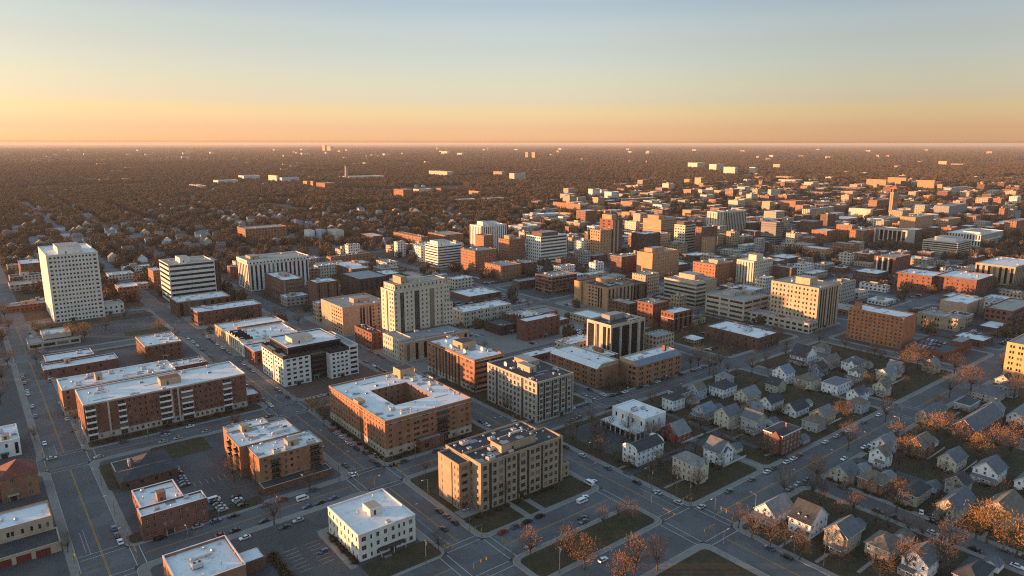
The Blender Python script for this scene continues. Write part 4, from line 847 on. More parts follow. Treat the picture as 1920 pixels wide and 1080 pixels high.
def hipb(b):
    b.vol(0, 0, 14, 15, 0, 11, 'brick_orange', L=None, Rr='=4 W1.4 6 W1.2 3', f=3, par=.05, fr='frame_white')
    b.vol(-20, 5, -.05, 15, 0, 10, 'brick_orange', Rr='3 W1.3 3', f=3, par=.05)
    m = MB(); hipr(m, 0, 0, 14, 15, 11.05, 5, 'shingle_red'); m.build('hip_roof', b.root)
    m = MB(); hipr(m, -20, 5, -.7, 15, 10.05, 4, 'shingle_red', .5); m.build('hip_roof', b.root)
_x, _y = un(77, 927)
wb('brick_house', 'the red-roofed brick house', 'orange brick building with red hip roof at the left edge', _x - 14, _y, hipb, (14, 15, 15))
_x, _y = un(104, 1008)
def tanb(b):
    b.vol(0, 0, 34, 16, 0, 9.5, 'beige', L=None, Rr='=1 W1.1 2 W1.1 2 W1.1 3 W1.2 .6 W1.2 3 W1.1 3 W1.1 .5 W1.1 2.6 W1 2.4 W1 2 W1 2 W1 1.5', f=2, sill=.25, head=.72, n=4, band=('beige', 4.6), cop='brick_orange')
    b.vol(6, -13, 35, -.05, 0, 4.2, 'beige', Rr='=2 A4 1.2 A4 1.2 A4 1.2 A4 3', f=1, sill=.02, head=.8, gl='door_red', roof='roof_dark', par=.4, fr='door_red')
wb('fire_station', 'the tan arched-door station', 'tan two storey building with arched red doors, bottom left corner', _x - 34, _y, tanb, (34, 16, 9.5))
_x, _y = un(42, 853)
def whl(b):
    b.vol(0, 0, 16, 24, 0, 9, 'lwhite', L=None, Rr='=2 W1.4 3 W1.2 3 W1.2 3 V1.6 1', f=2, n=4, cop='lwhite')
    b.pent(9, 4, 12, 9, 8.1, 2, 'tan')
wb('white_block', None, 'white two storey block with dirty white roof cut by the left edge', _x - 16, _y, whl, (16, 24, 9))
_x, _y = un(227, 922)
def drk(b):
    b.vol(0, 0, 24, 26, 0, 4, 'brick_brown', L='=5', Rr='2 W1.3 3', f=1, roof='roof_dark', cop='stone', par=.3)
    m = MB(); hipr(m, 0, 0, 24, 13, 4.06, 2.6, 'shingle_dark', .7); m.build('hip_roof', b.root)
    m = MB(); hipr(m, 9, 13.8, 24, 26, 4.06, 3.0, 'shingle_dark', .1); m.build('hip_roof', b.root)
    m = MB(); m.box(6, 15, 3.7, 6.9, 19, 7.2, 'stone'); m.build('roof_screen', b.root)
wb('low_hall', 'the dark flat-roofed hall', 'low brick hall with sprawling dark flat roof beside parked cars', _x + .5, _y, drk, (24, 26, 4))
_x, _y = un(305, 1080, 0)
def btm(b):
    b.vol(0, 0, 22, 24, 0, 8.5, 'brick_orange', L='=24', Rr=None, f=2, n=5, cop='lwhite', par=1.2)
    b.vol(22.1, 6, 31, 15, 0, 5, 'brick_brown', f=1, roof='roof_white', par=.4)
X0, Y0 = un(305, 1042, 8.5)
wb('brick_store', 'the bottom white-roofed store', 'brick store with thick white parapet roof at the bottom edge', X0, Y0 - 24, btm, (22, 24, 8.5))
def pav(b):
    m = MB(); hipr(m, 0, 0, 11, 11, 3.2, 2.2, 'roof_white', .8); m.build('hip_roof', b.root)
    b.vol(1, 1, 10, 10, 0, 3.2, 'tan', L='1 W1.5 1', Rr='1 W1.5 1', f=1, par=.05)
_x, _y = un(1302, 645)
wb('pavilion', None, 'tiny pavilion with pale pyramid roof beside the flat white-roofed store', _x, _y, pav, (11, 11, 5))
# ------------------------------------------------------------------ houses
def house(x0, y0, w_, d_, eh, roof, wm, rm, label, ref=None, porch=0, dormer=0, chim=0, cross=0, small=False, simplew=False, rh=None, group=None):
    root = thing('house', (x0, y0, 0), label, 'house', group); USED.add(label)
    take(x0, y0, x0 + w_, y0 + d_, eh + 3)
    if ref: LM.append((ref, *pr(x0 + w_ / 2, y0 + d_ / 2, eh)))
    m = MB(); r = MB(); o = .45; t = .22
    for a, b in (((0, 0), (w_, 0)), ((w_, 0), (w_, d_)), ((w_, d_), (0, d_)), ((0, d_), (0, 0))):
        m.q([(*a, 0), (*b, 0), (*b, eh), (*a, eh)], wm)
    def slab(p, k=rm):
        n = (Vector(p[1]) - Vector(p[0])).cross(Vector(p[2]) - Vector(p[0]))
        r.q(p, k); r.q([(x, y, z - t) for x, y, z in p], 'frame_white')
        for i in range(len(p)):
            a, b = p[i], p[(i + 1) % len(p)]
            r.q([a, b, (b[0], b[1], b[2] - t), (a[0], a[1], a[2] - t)], 'frame_white')
    e = eh + t * .6
    if roof == 'gx':                                   # ridge along X, gable looks towards -X
        h = rh or d_ * .42; k = h / (d_ / 2)
        for x in (0, w_): m.q([(x, 0, eh), (x, d_, eh), (x, d_ / 2, eh + h)], wm)
        slab([(-o, -o, e - o * k), (w_ + o, -o, e - o * k), (w_ + o, d_ / 2, e + h), (-o, d_ / 2, e + h)])
        slab([(-o, d_ / 2, e + h), (w_ + o, d_ / 2, e + h), (w_ + o, d_ + o, e - o * k), (-o, d_ + o, e - o * k)])
    elif roof == 'gy':                                 # ridge along Y
        h = rh or w_ * .42; k = h / (w_ / 2)
        for y in (0, d_): m.q([(0, y, eh), (w_, y, eh), (w_ / 2, y, eh + h)], wm)
        slab([(-o, d_ + o, e - o * k), (-o, -o, e - o * k), (w_ / 2, -o, e + h), (w_ / 2, d_ + o, e + h)])
        slab([(w_ / 2, d_ + o, e + h), (w_ / 2, -o, e + h), (w_ + o, -o, e - o * k), (w_ + o, d_ + o, e - o * k)])
    elif roof == 'arch':                               # curved gable towards -X
        n = 8; h = d_ * .33; pts = [(d_ / 2 - (d_ / 2 + .3) * math.cos(math.pi * i / n), eh + h * math.sin(math.pi * i / n) ** .8) for i in range(n + 1)]
        for x in (0, w_): m.q([(x, p[0], p[1]) for p in pts], wm)
        hh = h * 1.02
        slab([(0, -o, eh), (w_ + o, -o, eh), (w_ + o, d_ / 2, eh + hh), (0, d_ / 2, eh + hh)]); slab([(0, d_ / 2, eh + hh), (w_ + o, d_ / 2, eh + hh), (w_ + o, d_ + o, eh), (0, d_ + o, eh)])
    elif roof == 'hip':
        h = rh or min(w_, d_) * .36
        a = (-o, -o, w_ + o, d_ + o); q = min(w_, d_) / 2 + o
        if w_ >= d_: A, B = (q - o, d_ / 2, e + h), (w_ + o - q, d_ / 2, e + h)
        else: A, B = (w_ / 2, q - o, e + h), (w_ / 2, d_ + o - q, e + h)
        c = [(a[0], a[1], e), (a[2], a[1], e), (a[2], a[3], e), (a[0], a[3], e)]
        if w_ >= d_: fs = ([c[0], c[1], B, A], [c[1], c[2], B], [c[2], c[3], A, B], [c[3], c[0], A])
        else: fs = ([c[0], c[1], A], [c[1], c[2], B, A], [c[2], c[3], B], [c[3], c[0], A, B])
        for f in fs: slab(f)
    else:
        h = .6; r.box(-.25, -.25, eh, w_ + .25, d_ + .25, eh + .5, 'frame_white', True); r.q([(0, 0, eh + .52), (w_, 0, eh + .52), (w_, d_, eh + .52), (0, d_, eh + .52)], rm)
    if cross:                                          # cross gable towards -X (or -Y when 2)
        g = MB(); cw = min(w_, d_) * .42; gh = cw * .6
        if cross == 1:
            yc = d_ * .32; g.box(-1.0, yc - cw / 2, 0, -.005, yc + cw / 2, eh - .1, wm); g.q([(-1, yc - cw / 2, eh - .1), (-1, yc + cw / 2, eh - .1), (-1, yc, eh + gh)], wm)
            for s in (-1, 1): g.q([(-1.4, yc + s * (cw / 2 + .3), eh - .25), (w_ * .45, yc + s * (cw / 2 + .3), eh - .25), (w_ * .45, yc, eh + gh + .08), (-1.4, yc, eh + gh + .08)], rm)
        else:
            xc = w_ * .45; g.box(xc - cw / 2, -1, 0, xc + cw / 2, -.005, eh - .1, wm); g.q([(xc - cw / 2, -1, eh - .1), (xc + cw / 2, -1, eh - .1), (xc, -1, eh + gh)], wm)
            for s in (-1, 1): g.q([(xc + s * (cw / 2 + .3), -1.4, eh - .25), (xc + s * (cw / 2 + .3), d_ * .45, eh - .25), (xc, d_ * .45, eh + gh + .08), (xc, -1.4, eh + gh + .08)], rm)
        g.build('gable_bay', root)
    m.build('wall', root); ro = r.build('roof', root)
    if simplew: return root
    fl = max(1, round(eh / 2.9)); fh = eh / fl
    wn = win_mesh(1.1, 1.4, 1, 2, 'glass_dark', 'frame_white', .12); wb_ = win_mesh(1.1, 1.4, 1, 2, 'glass_blind', 'frame_white', .12)
    rr = random.Random(int(x0 * 7 + y0))
    for i in range(fl):
        z = i * fh + fh * .33
        n = max(2, int(d_ / 2.6))
        for k in range(n):
            if i == 0 and k == n // 2: continue
            y = d_ * (k + .5) / n + .55
            if cross == 1 and abs(y - .55 - d_ * .32) < min(w_, d_) * .22 + .6: continue
            inst('window', rr.choice((wn, wn, wb_))._me, root, (-.03, y, z), -math.pi / 2)
        n = max(2, int(w_ / 3.2))
        for k in range(n):
            x = w_ * (k + .5) / n - .55
            if cross == 2 and abs(x + .55 - w_ * .45) < min(w_, d_) * .22 + .6: continue
            inst('window', rr.choice((wn, wn, wb_))._me, root, (x, -.03, z))
    if roof in ('gx', 'arch'): inst('window', wn._me, root, (-.03, d_ / 2 + .5, eh + .25), -math.pi / 2)
    if cross == 1: inst('window', wn._me, root, (-1.03, d_ * .32 + .5, eh * .6), -math.pi / 2)
    if cross == 2: inst('window', wn._me, root, (w_ * .45 - .5, -1.03, eh * .6))
    dm = MB(); dm.box(-.1, d_ * .5 - .5, .3, -.005, d_ * .5 + .5, 2.4, 'frame_white'); dm.box(-.13, d_ * .5 - .38, .3, -.102, d_ * .5 + .38, 2.28, 'door_dark'); dm.box(-.9, d_ * .5 - .8, 0, -.14, d_ * .5 + .8, .3, 'concrete'); dm.build('door', root)
    if porch:
        p = MB(); ya, yb = (0, d_) if porch == 1 else ((0, d_ * .55) if porch == 2 else (d_ * .4, d_))
        xo = -1.0 if cross == 1 else 0
        p.q([(xo - 2.6, ya - .2, 2.6), (xo - 2.6, yb + .2, 2.6), (xo - .02, yb + .2, 3.25), (xo - .02, ya - .2, 3.25)], rm)
        p.box(xo - 2.6, ya - .2, 2.38, xo - 2.45, yb + .2, 2.59, 'frame_white', True)
        for s in (ya - .2, yb + .2): p.q([(xo - 2.6, s, 2.59), (xo - .02, s, 3.24), (xo - .02, s, 2.4), (xo - 2.6, s, 2.4)], 'frame_white')
        n = max(2, int((yb - ya) / 2))
        for i in range(n + 1):
            y = ya + (yb - ya - .2) * i / n; p.box(xo - 2.5, y, .5, xo - 2.3, y + .2, 2.38, 'frame_white')
        p.box(xo - 2.55, ya, 0, xo - .02, yb, .5, 'concrete'); p.box(xo - 2.5, ya + .25, 1.2, xo - 2.44, yb - .25, 1.3, 'frame_white', True)
        p.build('porch', root)
    for i in range(dormer):
        d = MB(); a = (i + 1) / (dormer + 1)
        if roof == 'gy' or roof == 'hip':
            y = d_ * a; x = w_ * .12; z = eh + .35
            d.box(x, y - .8, z - .6, x + 2.4, y + .8, z + 1.1, wm); d.q([(x, y - .8, z + 1.1), (x, y + .8, z + 1.1), (x, y, z + 1.9)], wm)
            for s in (-1, 1): d.q([(x - .3, y + s * 1.05, z + .9), (x + 3.4, y + s * 1.05, z + .9), (x + 3.4, y, z + 2.0), (x - .3, y, z + 2.0)], rm)
            d.q([(x - .02, y - .45, z), (x - .02, y + .45, z), (x - .02, y + .45, z + 1), (x - .02, y - .45, z + 1)], 'glass_dark')
        else:
            x = w_ * a; y = d_ * .12; z = eh + .35
            d.box(x - .8, y, z - .6, x + .8, y + 2.4, z + 1.1, wm); d.q([(x - .8, y, z + 1.1), (x + .8, y, z + 1.1), (x, y, z + 1.9)], wm)
            for s in (-1, 1): d.q([(x + s * 1.05, y - .3, z + .9), (x + s * 1.05, y + 3.4, z + .9), (x, y + 3.4, z + 2.0), (x, y - .3, z + 2.0)], rm)
            d.q([(x - .45, y - .02, z), (x + .45, y - .02, z), (x + .45, y - .02, z + 1), (x - .45, y - .02, z + 1)], 'glass_dark')
        d.build('dormer', ro)
    if chim:
        c = MB(); x, y = w_ * .62, d_ * .42; top = eh + (h if h > 1 else 2) + 1
        c.box(x, y, eh, x + .8, y + .8, top, 'brick_red'); c.box(x - .08, y - .08, top, x + .88, y + .88, top + .18, 'concrete', True); c.build('chimney', ro)
    return root
# (near eave corner x, eave y, ground y, left x, right x, roof, wall, shingle, label, ref, options)
HS = [
 (1195, 849, 877, 1168, 1245, 'arch', 'siding_white', 'shingle_dark', 'white house with curved false-front gable and dark roof, beside a drive', 'the curved-gable white house', {}),
 (1307, 876, 909, 1262, 1330, 'hip', 'siding_cream', 'shingle_grey', 'cream two storey house with grey hip roof on a corner lawn', 'the cream corner house', dict(cross=2)),
 (1350, 850, 876, 1320, 1376, 'gy', 'siding_white', 'shingle_slate', 'white house with bay and balcony on its right, behind the cream corner house', None, dict(cross=2, porch=0)),
 (1272, 816, 832, 1240, 1296, 'gx', 'siding_red', 'shingle_grey', 'small red house with grey roof behind the white hall', 'the small red house', dict(cross=1)),
 (1263, 752, 773, 1242, 1285, 'hip', 'siding_white', 'shingle_dark', 'white cube house with dark hip roof nearest the school wing', 'the white cube house', {}),
 (1357, 731, 748, 1330, 1382, 'hip', 'siding_white', 'shingle_dark', 'white house with dark low roof and pale cornice at the school street', None, dict(chim=1)),
 (1402, 745, 758, 1377, 1427, 'gx', 'siding_cream', 'shingle_grey', 'cream house with plain grey gable, between white neighbours', None, {}),
 (1321, 774, 789, 1299, 1344, 'gx', 'siding_grey', 'shingle_blue', 'grey gabled house with blue-grey roof behind the white cube house', None, dict(porch=1)),
 (1367, 782, 806, 1340, 1392, 'gx', 'siding_cream', 'shingle_slate', 'beige tall gabled house with a round attic window', 'the beige gabled house', {}),
 (1421, 790, 815, 1390, 1438, 'gy', 'siding_grey', 'shingle_slate', 'pale grey house with slate roof sloping to the front and a porch', None, dict(porch=2)),
 (1446, 757, 772, 1424, 1470, 'gx', 'siding_white', 'shingle_dark', 'white house with steep dark gable, a tree beside it', None, {}),
 (1474, 701, 722, 1449, 1491, 'gx', 'siding_white', 'shingle_blue', 'tall white gabled house with blue-grey roof, first in its row', 'the tall white gabled house', {}),
 (1511, 671, 686, 1482, 1533, 'gy', 'siding_white', 'shingle_dark', 'white house with three small dormers in a dark roof', None, dict(dormer=3, porch=1)),
 (1552, 679, 693, 1534, 1576, 'gx', 'siding_tan', 'shingle_brown', 'tan house with brown gable roof and white porch', None, dict(porch=1)),
 (1607, 684, 701, 1578, 1625, 'hip', 'siding_white', 'shingle_slate', 'big square white house with slate hip roof and ornate front', 'the big square white house', dict(cross=1)),
 (1666, 703, 722, 1643, 1682, 'gx', 'siding_cream', 'shingle_blue', 'cream gabled house with light blue roof alone beside bare trees', 'the blue-roofed cream house', {}),
 (1521, 717, 733, 1490, 1540, 'hip', 'siding_cream', 'shingle_brown', 'cream house with brown roof and an orange tree before it', None, {}),
 (1571, 725, 743, 1541, 1597, 'flat', 'siding_white', 'shingle_slate', 'white box house with flat slate-teal roof', 'the flat white box house', {}),
 (1611, 741, 758, 1588, 1630, 'gx', 'siding_white', 'shingle_slate', 'white house with steep front gable and dark cross roof at the corner', None, dict(cross=2)),
 (1493, 771, 784, 1466, 1518, 'gx', 'siding_white', 'shingle_dark', 'low white house with wide dark gable roof', None, {}),
 (1547, 782, 797, 1518, 1568, 'gx', 'siding_yellow', 'shingle_grey', 'yellow-cream gabled house near the street corner', 'the yellow gabled house', {}),
 (1469, 809, 856, 1433, 1504, 'flat', 'brick_red', 'roof_dark', 'three storey red brick row house with ornate stone-trimmed front', 'the ornate brick row house', dict(cross=1, chim=1)),
 (1667, 838, 853, 1634, 1687, 'gx', 'siding_white', 'shingle_grey', 'white cottage with front gable and porch facing the wide corner', 'the white corner cottage', dict(cross=2, porch=2)),
 (1733, 840, 862, 1697, 1755, 'gx', 'brick_orange', 'shingle_brown', 'sunlit brick house with white rounded gable behind an orange tree', None, dict(cross=2)),
 (1745, 783, 798, 1717, 1778, 'gx', 'pinktan', 'shingle_slate', 'pink-tan house with two lit gables at the upper street', None, dict(cross=1)),
 (1868, 745, 758, 1822, 1886, 'hip', 'siding_tan', 'shingle_slate', 'long tan house with wide slate roof under bare trees', None, {}),
 (1820, 762, 774, 1790, 1838, 'flat', 'siding_grey', 'shingle_dark', 'small grey box house in front of the long tan house', None, {}),
 (1830, 809, 830, 1785, 1882, 'gx', 'brick_red', 'shingle_slate', 'large brick house with broad slate roof among orange trees', 'the broad slate-roofed house', dict(cross=1)),
 (1918, 785, 799, 1888, 1950, 'gx', 'siding_white', 'shingle_grey', 'white gabled house at the right edge, upper one', None, {}),
 (1794, 868, 889, 1759, 1815, 'gx', 'siding_cream', 'shingle_slate', 'gold-lit gabled house with attic window, slate roof', 'the gold-lit gabled house', {}),
 (1871, 889, 911, 1825, 1890, 'gx', 'siding_white', 'shingle_slate', 'white house with lit pediment gable and dark porch', 'the pediment-gabled house', dict(porch=1)),
 (1940, 911, 928, 1903, 1968, 'gx', 'siding_white', 'shingle_slate', 'white gabled house at the right edge, lower one', None, {}),
 (1591, 893, 911, 1557, 1613, 'gx', 'siding_cream', 'shingle_slate', 'cream gabled house with orange-lit rake beside a rust tree', 'the orange-raked house', dict(cross=2)),
 (1653, 909, 930, 1609, 1672, 'hip', 'brick_orange', 'shingle_brown', 'orange brick house with small front pediment', 'the orange brick house', dict(cross=1)),
 (1721, 932, 952, 1686, 1748, 'hip', 'siding_tan', 'shingle_dark', 'dark-roofed tan house with white front dormer', 'the dark-roofed tan house', dict(dormer=1, porch=3)),
 (1796, 957, 983, 1757, 1829, 'gx', 'siding_cream', 'shingle_slate', 'cream house with columned porch and twin front gables', 'the columned-porch house', dict(cross=1, porch=1)),
 (1902, 974, 998, 1838, 1930, 'gx', 'siding_tan', 'shingle_brown', 'house with broad tan roof partly behind a gold tree', None, {}),
 (1454, 968, 987, 1416, 1489, 'gx', 'siding_white', 'shingle_grey', 'white house with grey gable roof, first along the lower street', 'the first lower-street house', dict(porch=1)),
 (1521, 984, 1013, 1480, 1553, 'gy', 'siding_white', 'shingle_dark', 'white house with two white dormers in a dark blue roof', 'the twin-dormer house', dict(dormer=2, porch=2)),
 (1590, 1009, 1040, 1547, 1617, 'gx', 'siding_tan', 'shingle_slate', 'cream house with slate cross gable and columned porch, a pole before it', 'the slate cross-gabled house', dict(cross=1, porch=2)),
 (1668, 1035, 1058, 1623, 1696, 'hip', 'siding_cream', 'shingle_brown', 'pale house with brown hip roof, bushes before it', 'the brown hip-roofed house', {}),
 (1741, 1062, 1092, 1692, 1765, 'gx', 'siding_white', 'shingle_slate', 'white gabled house with lean-to front at the bottom edge', 'the bottom white gabled house', dict(porch=3)),
 (1835, 1094, 1120, 1788, 1866, 'hip', 'siding_grey', 'shingle_dark', 'house whose dark hip roof peeks in at the bottom edge', None, {}),
]
for s in HS:
    X0, Y0, X1, Y1, h = foot(s[:5])
    W_, D_ = X1 - X0, Y1 - Y0
    house(X0, Y0, max(6, W_), max(6.5, D_), max(3, min(h, 10.5)), s[5], s[6], s[7], s[8], s[9], **s[10])
# ------------------------------------------------------------------ ground, streets, blocks
g = MB(); E_ = 59000; g.q([(-E_, -E_, 0), (E_, -E_, 0), (E_, E_, 0), (-E_, E_, 0)], 'earth'); g.build('ground', kind='structure')
m = MB(); m.q([(130, 20, .012), (1700, 20, .012), (1700, 1050, .012), (130, 1050, .012)], 'city_lot'); m.build('town_ground', kind='structure')
XS = [(19, 35, -80, 2900), (131.5, 147, 60, 2300), (216, 233, -60, 900), (292, 303.5, -60, 150), (292, 303.5, 286, 2100), (418, 430, -80, 400), (529, 541, -60, 330), (438, 450, 398, 1900), (640, 650, 905, 2600), (210, 219, 905, 2600), (-150, -140, 900, 2600), (598, 610, 60, 900), (742, 754, 80, 900), (872, 884, 100, 900), (1040, 1054, 100, 900), (1200, 1214, 100, 900)]
YS = [(150, 168.5, 147, 1400), (188, 205, -60, 216), (271, 286, 35, 1400), (383, 398, -60, 1300), (503, 516, 147, 1300), (600, 613, -60, 1300), (726, 737, -60, 1300), (905, 915, -300, 900), (1110, 1119, -400, 900), (1330, 1339, -500, 1000), (50, 62, 233, 900)]
for i, (a, b, c, d) in enumerate(XS):
    m = MB(); z = .024; m.q([(a, c, z), (b, c, z), (b, d, z), (a, d, z)], 'asphalt'); m.build('road', kind='structure')
for i, (a, b, c, d) in enumerate(YS):
    m = MB(); z = .036; m.q([(c, a, z), (d, a, z), (d, b, z), (c, b, z)], 'asphalt'); m.build('road', kind='structure')
def rrect(x0, y0, x1, y1, r=4.5, n=5):
    p = []
    for cx, cy, a0 in ((x1 - r, y0 + r, -90), (x1 - r, y1 - r, 0), (x0 + r, y1 - r, 90), (x0 + r, y0 + r, 180)):
        for i in range(n + 1):
            a = R(a0 + 90 * i / n); p.append((cx + r * math.cos(a), cy + r * math.sin(a)))
    return p
LAWNS = []
def block(x0, y0, x1, y1, inner='asphalt_lot', inset=3.4, z=.14):
    m = MB(); P_ = rrect(x0, y0, x1, y1)
    m.prism(P_, 0, z, 'kerb', False); Q = rrect(x0 + .3, y0 + .3, x1 - .3, y1 - .3, 4.2)
    for i in range(len(P_)):
        j = (i + 1) % len(P_); m.q([(*P_[i], z), (*P_[j], z), (*Q[j], z), (*Q[i], z)], 'kerb')
    m.q([(*p, z) for p in Q], 'paving'); m.build('pavement', kind='structure')
    if inner:
        m = MB(); m.q([(*p, z + .005) for p in rrect(x0 + inset, y0 + inset, x1 - inset, y1 - inset, 3)], inner)
        m.build('lawn' if 'grass' in inner else 'car_park', kind='structure')
        if 'grass' in inner: LAWNS.append((x0 + inset, y0 + inset, x1 - inset, y1 - inset))
def sheet(x0, y0, x1, y1, k, name, z=.15):
    m = MB(); m.q([(*p, z) for p in rrect(x0, y0, x1, y1, min(2, (x1 - x0) / 3, (y1 - y0) / 3), 3)], k); m.build(name, kind='structure')
    if 'grass' in k: LAWNS.append((x0, y0, x1, y1))
BX = [(35, 131.5), (147, 216), (233, 292), (303.5, 418), (430, 529), (541, 598), (610, 742)]
block(-60, 205, 19, 383, 'asphalt_lot'); block(-60, 398, 19, 600, 'asphalt_lot'); block(-60, 613, 19, 726, "asphalt_lot")
block(35, 90, 131.5, 188, 'asphalt_lot'); block(35, 205, 131.5, 271, 'asphalt_lot', 4); block(35, 286, 131.5, 383, 'asphalt_lot', 4)
block(35, 398, 131.5, 600, 'asphalt_lot', 4); block(35, 613, 131.5, 726, 'asphalt_lot', 4)
block(147, 60, 216, 150, 'grass'); block(147, 168.5, 216, 188, 'grass', 2.6); block(147, 205, 216, 271, 'grass', 3); block(147, 286, 216, 383, 'grass', 3.2)
block(147, 398, 216, 503, 'brick_paving'); block(147, 516, 216, 600, None); block(147, 613, 216, 726, None)
block(233, -40, 292, 150, 'grass', 3); block(233, 168.5, 292, 271, 'grass', 3); block(233, 286, 292, 383, 'dry_grass', 3.2); block(233, 398, 292, 503, None); block(233, 516, 292, 600, None)
block(303.5, -40, 418, 150, 'grass', 3); block(292, 168.5, 418, 271, 'grass', 3)
block(303.5, 286, 418, 383, 'asphalt_lot', 3.4); block(303.5, 398, 438, 503, None); block(430, -40, 529, 50, 'grass'); block(430, 62, 529, 150, 'grass'); block(430, 168.5, 529, 271, 'grass'); block(430, 286, 529, 383, 'dry_grass')
block(541, 62, 598, 150, 'asphalt_lot'); block(541, 168.5, 598, 271, 'asphalt_lot'); block(541, 286, 598, 383, None); block(610, 62, 742, 150, 'grass'); block(610, 168.5, 742, 271, 'asphalt_lot'); block(610, 286, 742, 383, 'asphalt_lot')
block(450, 398, 598, 503, None); block(450, 516, 598, 600, 'asphalt_lot'); block(610, 398, 742, 503, None); block(303.5, 516, 438, 600, 'asphalt_lot')
# driveways, alleys, car parks and paths on the near blocks
sheet(308, 169, 312, 271, 'asphalt_lot', 'alley', .152); sheet(334, -38, 340, 149, 'asphalt_lot', 'alley', .152)
sheet(244, 228, 272, 264, 'asphalt_lot', 'car_park', .152)
sheet(234, 205.5, 308, 211, 'asphalt_lot', 'driveway', .153)
sheet(80, 228, 97, 246, 'asphalt_lot', 'car_park', .155); sheet(97.5, 219, 100.8, 250, 'paving', 'footpath', .156); sheet(101, 206.5, 130, 219, 'grass', 'lawn', .156); sheet(98, 248.5, 130, 252, 'paving', 'footpath', .157)
sheet(37, 288, 90, 312 - 26 + 10, 'grass', 'lawn', .152); sheet(38, 342, 62, 374, 'dry_grass', 'lawn', .153); sheet(62, 360, 88, 380, 'grass', 'lawn', .154)
sheet(38, 400, 128, 408, 'grass', 'lawn', .153); sheet(90, 294, 122, 300, 'dry_grass', 'lawn', .153)
for y in (212, 226): sheet(172 + (y - 212) * .6, 206, 175 + (y - 212) * .6, 222, 'paving', 'footpath', .152)
sheet(40, 690, 129, 708, 'dry_grass', 'lawn', .152); sheet(95, 625, 128, 640, 'dry_grass', 'lawn', .153); sheet(310, 288, 372, 301, 'grass', 'lawn', .153); sheet(70, 590, 128, 640 - 45, 'dry_grass', 'lawn', .154)
sheet(-40, 605 - 5, 17, 599.5, 'paving', 'footpath', .15) if False else None
for s in HS:                                           # garden paths to the front doors
    X0, Y0, X1, Y1, h = foot(s[:5]); yc = (Y0 + max(Y0 + 6.5, Y1)) / 2
    lx = [a for a in (233, 303.5, 430, 541, 610) if a < X0]
    if lx and X0 - lx[-1] < 26: sheet(max(lx[-1] + 1, X0 - 14), yc - .7, X0 - .5, yc + .7, 'paving', 'garden_path', .158)
# painted lines
def lines(name, rects, k, z=.045):
    m = MB()
    for a in rects: m.q([(a[0], a[1], z), (a[2], a[1], z), (a[2], a[3], z), (a[0], a[3], z)], k)
    m.build(name, kind='structure')
YC = [(27, [(60, 183), (210, 378), (403, 595), (618, 720)]), (139.2, [(70, 183), (210, 266), (291, 378), (403, 500)]), (224.5, [(-40, 145), (173, 266), (291, 380)]), (424, [(-30, 145), (173, 266)])]
for x, sg in YC: lines('lane_marking', [(x + o - .09, a, x + o + .09, b) for a, b in sg for o in (-.2, .2)], 'yellow_line', .046)
XC = [(159.2, [(238, 413), (435, 525)]), (278.5, [(40, 127), (152, 212), (238, 288), (308, 413), (435, 525)]), (390.5, [(40, 127), (152, 212), (238, 288)]), (196.5, [(40, 127), (152, 212)])]
for y, sg in XC: lines('lane_marking', [(a, y + o - .09, b, y + o + .09) for a, b in sg for o in (-.2, .2)], 'yellow_line', .047)
lines('lane_marking', [(x, y, x + .14, y + L) for x, y, L in ((23.5, 290, 22), (22.2, 292, 18), (135, 210, 25), (135.5, 172, 14), (229, 173, 22), (24, 402, 14))] + [(21 + i * 0, 404 + i * 2.2, 24, 404.2 + i * 2.2) for i in range(5)], 'white_line', .048)
def cross(x0, x1, y0, y1, sides='NSEW'):
    r = []; t = .24
    if 'S' in sides: r += [(x0, y0 - 1.0, x1, y0 - 1.0 + t), (x0, y0 - 4.2, x1, y0 - 4.2 + t)]
    if 'N' in sides: r += [(x0, y1 + 1.0, x1, y1 + 1.0 + t), (x0, y1 + 4.2, x1, y1 + 4.2 + t)]
    if 'W' in sides: r += [(x0 - 1.0, y0, x0 - 1.0 + t, y1), (x0 - 4.2, y0, x0 - 4.2 + t, y1)]
    if 'E' in sides: r += [(x1 + 1.0, y0, x1 + 1.0 + t, y1), (x1 + 4.2, y0, x1 + 4.2 + t, y1)]
    lines('crosswalk', r, 'white_line', .049)
cross(131.5, 147, 188, 205); cross(131.5, 147, 271, 286); cross(216, 233, 150, 168.5); cross(19, 35, 271, 286, 'NSE'); cross(19, 35, 383, 398); cross(131.5, 147, 383, 398); cross(216, 233, 188, 205, 'W'); cross(216, 233, 271, 286); cross(418, 430, 150, 168.5); cross(19, 35, 600, 613); cross(292, 303.5, 271, 286)
lines('parking_line', [(82 + 0, 229 + i * 2.7, 87, 229.12 + i * 2.7) for i in range(7)] + [(90.5, 229 + i * 2.7, 95.5, 229.12 + i * 2.7) for i in range(7)] + [(70 + i * 2.7, 322, 70.12 + i * 2.7, 327) for i in range(7)], 'white_line', .162)
lines('parking_line', [(66 + i * 2.8, 650, 66.12 + i * 2.8, 655) for i in range(20)] + [(66 + i * 2.8, 668, 66.12 + i * 2.8, 673) for i in range(20)], 'white_line', .163)
UB = [(0, 505), (150, 505), (290, 492), (440, 462), (560, 462), (660, 452), (735, 462), (870, 432), (960, 402), (1040, 378), (1130, 368), (1290, 352), (1420, 340), (1600, 338), (1920, 345)]
def urban_ok(px, py):
    """is this point on the town side of the wood's edge?"""
    for (a, b), (c, d) in zip(UB, UB[1:]):
        if a <= px <= c: return py > b + (d - b) * (px - a) / (c - a)
    return py > (UB[0][1] if px < 0 else UB[-1][1])
